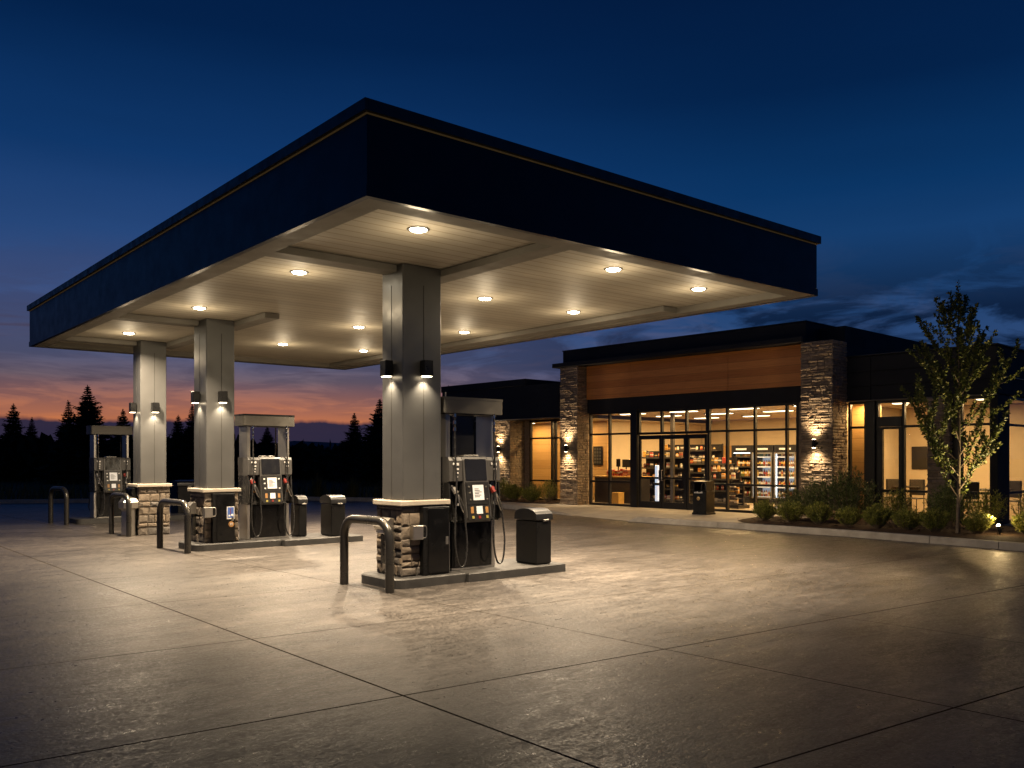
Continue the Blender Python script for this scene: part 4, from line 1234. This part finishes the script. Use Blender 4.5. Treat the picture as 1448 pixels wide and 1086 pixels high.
# ------------------------------------------------------------------ planting
def leaf_quad(mb, p, dirv, up, L, Wd, fold=.25):
    t = dirv.normalized(); s = t.cross(up)
    if s.length < 1e-4: s = t.orthogonal()
    s.normalize(); n = s.cross(t)
    a = p; b = p+t*L*.5+s*Wd*.5+n*Wd*fold; c = p+t*L; d = p+t*L*.5-s*Wd*.5+n*Wd*fold
    mb.add([a, b, c, d], [(0, 1, 2), (0, 2, 3)])
def rv(rg): 
    while True:
        v = Vector((rg.uniform(-1, 1), rg.uniform(-1, 1), rg.uniform(-1, 1)))
        if .05 < v.length < 1: return v.normalized()
def make_shrub(rx, h, nst, seed, lw=(.05, .012), lps=16, flat=.75):
    """stems radiating from the base, each clothed in narrow leaves"""
    rg = random.Random(seed); st = MB(); lf = MB()
    for i in range(nst):
        az = rg.uniform(0, 2*PI); k = rg.random()**.6
        tip = Vector((math.cos(az)*rx*k*rg.uniform(.8, 1.12), math.sin(az)*rx*k*rg.uniform(.8, 1.12), h*math.sqrt(max(.04, 1-(k*flat)**2))*rg.uniform(.72, 1.12)))
        base = Vector((math.cos(az)*rx*.16*k, math.sin(az)*rx*.16*k, 0))
        mid = base*.45+tip*.55+Vector((math.cos(az), math.sin(az), 0))*rx*.10
        if i % 3 == 0: st.tube([base, mid, tip], [.006, .004, .002], 4, caps=False)
        for j in range(lps):
            u = (rg.random()**.7)*.82+.22
            u = min(u, 1.0)
            p = base*(1-u)**2+mid*2*u*(1-u)*1.0+tip*u*u
            ax = (tip-base).normalized()
            dd = (ax*rg.uniform(.5, 1.2)+rv(rg)*.75)
            leaf_quad(lf, p+rv(rg)*.012, dd, rv(rg), rg.uniform(.7, 1.25)*lw[0], lw[1]*rg.uniform(.8, 1.3))
    return st, lf
def place_shrub(name, label, cat, loc, variant, rot, sc, group):
    pr = PROTO[variant]
    if not pr[1]:
        pr[1] = True; r = pr[0]; r.location = loc; r.rotation_euler = (0, 0, rot); r.scale = (sc, sc, sc)
        r['label'] = label; r['group'] = group; r['category'] = cat
    else:
        r = dup(pr[0], loc, rot, label, group, (sc, sc, sc)); r['category'] = cat
    return r
PROTO = {}
def proto(key, name, rx, h, nst, seed, m, lw, lps):
    t = thing(name, 'x', 'shrub')
    st, lf = make_shrub(rx, h, nst, seed, lw, lps)
    lf.build('foliage', M[m], t, normals=False); st.build('stem', M['bark'], t, normals=False)
    PROTO[key] = [t, False]
proto('a', 'shrub', .36, .54, 230, 21, 'shrub', (.066, .016), 18)
proto('b', 'shrub', .37, .51, 220, 22, 'shrub', (.062, .016), 18)
proto('c', 'tall_shrub', .55, .95, 170, 23, 'shrubdark', (.075, .018), 20)
proto('d', 'tall_shrub', .50, .85, 130, 24, 'shrub', (.075, .016), 16)
rs = random.Random(9)
FRONT = [(7.86, -2.62), (8.55, -2.66), (9.22, -2.66), (9.92, -2.72), (10.55, -2.76), (11.2, -2.82), (11.75, -2.92), (12.48, -2.75), (13.25, -2.4)]
NM = ['first from the left', 'second from the left', 'third from the left', 'fourth from the left', 'fifth from the left', 'sixth from the left', 'just left of the tree trunk', 'between the tree trunk and the ground spotlight', 'right of the ground spotlight']
for k, (s, d) in enumerate(FRONT):
    place_shrub('shrub', 'round spiky shrub in the front kerb row, %s' % NM[k], 'shrub', S(s, d, FZ+.01), 'ab'[k % 2], rs.uniform(0, 6), rs.uniform(.76, .92), 'round shrubs in the front row of the bed')
for (s, d, sc, lab) in ((8.35, -1.25, .92, 'big dark bush in front of the right stone pillar'), (9.15, -1.1, 1.18, 'biggest dark bush, below the narrow wood backed window'), (7.78, -1.35, .72, 'low dark bush left of the big ones, at the left end of the right bed'), (11.35, -1.1, .9, 'dark bush in front of the stone pillar behind the tree')):
    place_shrub('tall_shrub', lab, 'shrub', S(s, d, FZ), 'c', rs.uniform(0, 6), sc, 'tall dark bushes at the shop wall')
for (s, d, sc, lab) in ((10.35, -1.35, .85, 'loose olive bush below the side door window'), (12.15, -1.2, .88, 'loose olive bush right of the tree trunk, lit by the spotlight'), (12.9, -1.0, .85, 'loose olive bush at the right edge beside the corner post')):
    place_shrub('tall_shrub', lab, 'shrub', S(s, d, FZ), 'd', rs.uniform(0, 6), sc, 'loose olive bushes at the shop wall')
for (s, d, v, sc, lab) in ((-3.75, -.25, 'd', .85, 'leafy bush in front of the low stone pillar of the left wing'), (-3.0, -.42, 'a', .95, 'small bright shrub in the left bed, middle of three low ones'), (-4.3, -.35, 'b', .8, 'small shrub in the left bed, leftmost of three low ones'), (-1.55, -.2, 'd', .82, 'leafy bush against the left side of the tall stone pillar'), (-2.05, -.5, 'b', .9, 'small bright shrub in the left bed, nearest the tall pillar'), (-2.9, .35, 'c', .6, 'dark bush below the left wing window')):
    place_shrub('shrub', lab, 'shrub', S(s, d, FZ), v, rs.uniform(0, 6), sc, 'shrubs in the left bed')

# young street tree
tr = thing('young_tree', 'slender young leafy tree lit from below in front of the right wing', 'tree', S(12.18, -2.85, FZ))
rg = random.Random(41)
tb = MB(); lb = MB()
H = 4.86
lead = [Vector((.02*math.sin(z*1.7), .02*math.cos(z*1.3), z)) for z in [0, .3, .62, .9, 1.4, 2.0, 2.7, 3.4, 4.1, H]]
tb.tube(lead, [.045, .036, .033, .030, .026, .022, .017, .012, .007, .003], 8)
def leadp(z):
    for a, b in zip(lead, lead[1:]):
        if a.z <= z <= b.z: return a+(b-a)*((z-a.z)/(b.z-a.z))
    return lead[-1].copy()
def twig(p0, d0, L, r0, dens, lsz, depth=0):
    pts = [p0]; d = d0.normalized(); p = p0.copy(); n = 7
    for i in range(n):
        d = (d+Vector((0, 0, .10))+rv(rg)*.10).normalized()
        p = p+d*(L/n); pts.append(p.copy())
    tb.tube(pts, [r0*(1-.8*i/n) for i in range(n+1)], 5, caps=False)
    for i in range(int(L*dens)):
        u = .12+.88*rg.random(); k = u*n; a = min(int(k), n-1)
        q = pts[a]+(pts[a+1]-pts[a])*(k-a)
        ax = (pts[a+1]-pts[a]).normalized()
        out = (ax*.55+rv(rg)*.9+Vector((0, 0, .1)))
        leaf_quad(lb, q+rv(rg)*.02, out, rv(rg), lsz*rg.uniform(.7, 1.25), lsz*rg.uniform(.42, .62), .18)
    for i in range(6):
        leaf_quad(lb, pts[-1]+rv(rg)*.012, d+rv(rg)*.7, rv(rg), lsz*rg.uniform(.7, 1.1), lsz*.5, .18)
    return pts
z = .58; i = 0
while z < 4.25:
    f_ = (z-.58)/3.7
    Lb = 2.1*(1-f_)**.75+.34
    if z < .9: Lb *= .85
    az = i*2.399+rg.uniform(-.4, .4)
    lean = math.radians(rg.uniform(40, 58)*(1-.4*f_))
    d = Vector((math.cos(az)*math.sin(lean), math.sin(az)*math.sin(lean), math.cos(lean)))
    pts = twig(leadp(z), d, Lb*rg.uniform(.8, 1.12), .014*(1-f_*.6), 135, .072)
    for k in (2, 3, 4, 5):
        if Lb > .5 and rg.random() < .85:
            dd = ((pts[k+1]-pts[k]).normalized()+rv(rg)*.75).normalized()
            twig(pts[k], dd, Lb*rg.uniform(.22, .42), .005, 150, .068, 1)
    z += .105+.06*rg.random(); i += 1
for k in range(120):
    z = rg.uniform(3.6, H); leaf_quad(lb, leadp(z), rv(rg)+Vector((0, 0, .5)), rv(rg), .07*rg.uniform(.7, 1.2), .034, .18)
tb.build('trunk', M['bark'], tr, normals=False, smooth=True, ang=80)
lb.build('crown', M['leaf'], tr, normals=False)

# ground spotlight aimed at the tree
t = thing('ground_spotlight', 'small bright ground spotlight in the mulch right of the tree', 'spotlight', S(12.86, -2.72, FZ-.03))
a = Vector(S(12.18, -2.85, 2.9))-Vector(S(12.86, -2.72, .25)); a.normalize()
q = a.to_track_quat('Z', 'Y').to_matrix().to_4x4()
mb = MB(); mb.lathe([(.02, -.06), (.036, -.045), (.041, .055), (.037, .07)], 14, Matrix.Translation((0, 0, .16)) @ q); mb.build('housing', M['black'], t, smooth=True)
mb = MB(); mb.lathe([(.036, .071), (.036, .082), (.030, .10), (.016, .110)], 14, Matrix.Translation((0, 0, .16)) @ q); mb.build('lens', M['uplens'], t, smooth=True)
mb = MB(); mb.tube([(0, 0, -.05), (0, 0, .12)], .014, 8); mb.build('stake', M['black'], t)
eul = (-a).to_track_quat('Z', 'Y').to_euler()
lamp('bulb', 'SPOT', t, Vector((0, 0, .16))+a*.15, 420, (1.0, .76, .36), eul, spot_size=math.radians(95), spot_blend=.9, shadow_soft_size=.05)
lamp('glow', 'POINT', t, (0, 0, .34), 13.0, (1.0, .70, .32), shadow_soft_size=.06)  # extra point lamp added to brighten nearby shrubs and mulch

# ------------------------------------------------------------------ far planting along the back kerb
def grass_clump(n, h, r, seed):
    rg = random.Random(seed); mb = MB()
    for i in range(n):
        az = rg.uniform(0, 2*PI); k = rg.random()
        b = Vector((math.cos(az)*r*.25*k, math.sin(az)*r*.25*k, 0))
        hh = h*rg.uniform(.6, 1.1)
        tip = b+Vector((math.cos(az)*r*k*1.2, math.sin(az)*r*k*1.2, hh*(1-.25*k)))
        mid = b*.5+tip*.5+Vector((0, 0, hh*.14))
        s = Vector((-math.sin(az), math.cos(az), 0))*.012
        mb.add([b-s, b+s, mid+s*.8, tip, mid-s*.8], [(0, 1, 2, 4), (4, 2, 3)])
    return mb
gl = [(15.9, 30.6, 1.0, 'first from the left'), (16.75, 29.4, .95, 'second from the left'), (17.7, 28.7, .8, 'third from the left')]
g0 = None
for (x, y, sc, nm) in gl:
    lab = 'spiky ornamental grass clump along the back kerb, %s' % nm
    if g0 is None:
        g0 = grass_clump(170, 1.05, .5, 3).build('grass_clump', M['dry'], None, (x, y, 0), normals=False)
        tag(g0, lab, 'ornamental grass', 'grass clumps along the back kerb'); o = g0
    else:
        o = g0.copy(); COL.objects.link(o); o.location = (x, y, 0); o['label'] = lab
    o.scale = (sc, sc, sc); o.rotation_euler = (0, 0, x)
# rough grass and brush beyond the kerb: nobody could count it
rg = random.Random(77); mb = MB()
for i in range(9000):
    u = rg.random(); x = -34+u*56; base = 35.5-(x-5)*.407 if x < 5 else (35.5-(x-5)*.5 if x < 15 else 30.5-(x-15)*1.4)
    y = base+.5+rg.random()**1.6*16
    b = Vector((x, y, -.02)); h = rg.uniform(.25, .8); az = rg.uniform(0, 2*PI)
    tip = b+Vector((math.cos(az)*h*.4, math.sin(az)*h*.4, h)); s = Vector((-math.sin(az), math.cos(az), 0))*rg.uniform(.015, .03)
    mb.add([b-s, b+s, tip], [(0, 1, 2)])
tag(mb.build('rough_grass', M['dry'], normals=False), 'dry rough grass growing beyond the back kerb', 'grass', None, 'stuff')

# conifers, each a thing
def make_conifer(seed, h, r):
    rg = random.Random(seed); tk = MB(); cr = MB()
    tk.tube([(0, 0, 0), (0, 0, h*.5), (0, 0, h*.99)], [.02*h, .012*h, .002*h], 6)
    z = h*.06
    while z < h*.985:
        f_ = z/h; rr = r*(1-f_)**.9*rg.uniform(.72, 1.18)+.05
        nb = 10 if f_ < .7 else 7
        a0 = rg.uniform(0, PI)
        for k in range(nb):
            az = a0+2*PI*k/nb+rg.uniform(-.25, .25); L = rr*rg.uniform(.65, 1.25)
            d = Vector((math.cos(az), math.sin(az), 0)); sd = Vector((-math.sin(az), math.cos(az), 0))
            n = 7
            for j in range(n):
                u = (j+.4)/n
                # boughs droop, then turn up at the tip
                p = Vector((0, 0, z))+d*L*u+Vector((0, 0, L*(-.28*u+.30*u*u*u+.16*f_*u)))
                wdt = L*.26*(1.15-u)+.09
                for q in (-1, 1):
                    leaf_quad(cr, p, sd*q*1.0+d*.75+Vector((0, 0, rg.uniform(-.35, .05))), Vector((0, 0, 1))+rv(rg)*.9, wdt*rg.uniform(1.2, 2.0), wdt*.85, .05)
                leaf_quad(cr, p+Vector((0, 0, rg.uniform(-.12, 0))), d+rv(rg)*.35, Vector((0, 0, 1))+rv(rg)*.8, L*.30, wdt*1.0, .05)
        z += h*.020*rg.uniform(.8, 1.2)
    for k in range(14):
        leaf_quad(cr, Vector((0, 0, h*rg.uniform(.93, .99))), Vector((0, 0, 1))+rv(rg)*.5, rv(rg), .035*h, .012*h, .05)
    return tk, cr
CON = {}
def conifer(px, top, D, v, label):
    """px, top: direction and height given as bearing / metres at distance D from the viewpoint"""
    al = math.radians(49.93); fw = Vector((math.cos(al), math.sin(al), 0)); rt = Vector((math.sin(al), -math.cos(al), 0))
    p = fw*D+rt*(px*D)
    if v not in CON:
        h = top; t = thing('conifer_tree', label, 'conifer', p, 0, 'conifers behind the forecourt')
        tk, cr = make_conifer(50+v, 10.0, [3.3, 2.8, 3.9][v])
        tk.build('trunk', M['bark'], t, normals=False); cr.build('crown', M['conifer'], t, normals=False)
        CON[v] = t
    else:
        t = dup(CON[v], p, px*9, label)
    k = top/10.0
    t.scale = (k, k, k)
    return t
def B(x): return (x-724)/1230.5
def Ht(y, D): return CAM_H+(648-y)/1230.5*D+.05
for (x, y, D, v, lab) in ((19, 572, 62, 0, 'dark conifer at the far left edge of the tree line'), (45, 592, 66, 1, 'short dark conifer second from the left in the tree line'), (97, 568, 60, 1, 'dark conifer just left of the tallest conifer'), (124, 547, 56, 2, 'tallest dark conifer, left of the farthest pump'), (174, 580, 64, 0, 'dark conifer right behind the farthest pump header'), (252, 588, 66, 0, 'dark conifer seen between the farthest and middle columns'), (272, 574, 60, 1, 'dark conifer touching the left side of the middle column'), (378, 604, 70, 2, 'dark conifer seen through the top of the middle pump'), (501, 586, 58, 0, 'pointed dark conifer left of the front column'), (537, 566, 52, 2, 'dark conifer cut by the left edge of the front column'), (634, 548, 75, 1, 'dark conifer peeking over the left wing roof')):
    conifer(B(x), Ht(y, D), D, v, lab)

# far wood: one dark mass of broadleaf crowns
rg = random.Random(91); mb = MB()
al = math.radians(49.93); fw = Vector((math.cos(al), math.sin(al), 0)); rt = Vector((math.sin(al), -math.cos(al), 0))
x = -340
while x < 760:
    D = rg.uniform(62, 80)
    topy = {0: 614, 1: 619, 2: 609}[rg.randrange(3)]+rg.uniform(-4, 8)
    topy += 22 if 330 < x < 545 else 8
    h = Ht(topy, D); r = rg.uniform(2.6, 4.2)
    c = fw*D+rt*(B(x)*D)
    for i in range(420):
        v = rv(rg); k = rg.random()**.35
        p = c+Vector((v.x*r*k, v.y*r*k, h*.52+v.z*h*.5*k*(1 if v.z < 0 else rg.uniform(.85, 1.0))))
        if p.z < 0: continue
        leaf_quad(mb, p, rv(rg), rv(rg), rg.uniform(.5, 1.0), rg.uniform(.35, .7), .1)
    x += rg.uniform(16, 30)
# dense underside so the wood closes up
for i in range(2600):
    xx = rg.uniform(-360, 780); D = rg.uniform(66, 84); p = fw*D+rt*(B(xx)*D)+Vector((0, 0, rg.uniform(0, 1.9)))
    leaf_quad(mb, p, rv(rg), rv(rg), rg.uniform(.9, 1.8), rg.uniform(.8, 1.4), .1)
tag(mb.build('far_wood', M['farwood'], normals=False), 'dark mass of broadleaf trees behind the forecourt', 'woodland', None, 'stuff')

# distant ridge
mb = MB(); rg = random.Random(5); vs = []; fs = []; n = 60
for i in range(n+1):
    a = math.radians(20+120*i/n); D = 1500
    hz = 20+10*math.sin(i*.37)+7*math.sin(i*.9+1)+rg.uniform(-2, 2)
    for (dd, zz) in ((0, -5), (160, hz*.7), (330, hz)):
        vs.append(((D+dd)*math.cos(a), (D+dd)*math.sin(a), zz))
for i in range(n):
    for k in range(2): fs.append((i*3+k, (i+1)*3+k, (i+1)*3+k+1, i*3+k+1))
mb.add(vs, fs); tag(mb.build('hills', M['hill']), kind='structure')

# ------------------------------------------------------------------ render settings
scene.view_settings.view_transform = 'Standard'
try: scene.view_settings.look = 'None'
except Exception: pass
scene.view_settings.exposure = 0
scene.render.engine = 'CYCLES'
scene.cycles.use_denoising = True
scene.cycles.max_bounces = 8
scene.cycles.diffuse_bounces = 4
scene.cycles.glossy_bounces = 4
scene.cycles.transparent_max_bounces = 12
scene.cycles.sample_clamp_indirect = 6.0
scene.cycles.caustics_reflective = False
scene.cycles.caustics_refractive = False
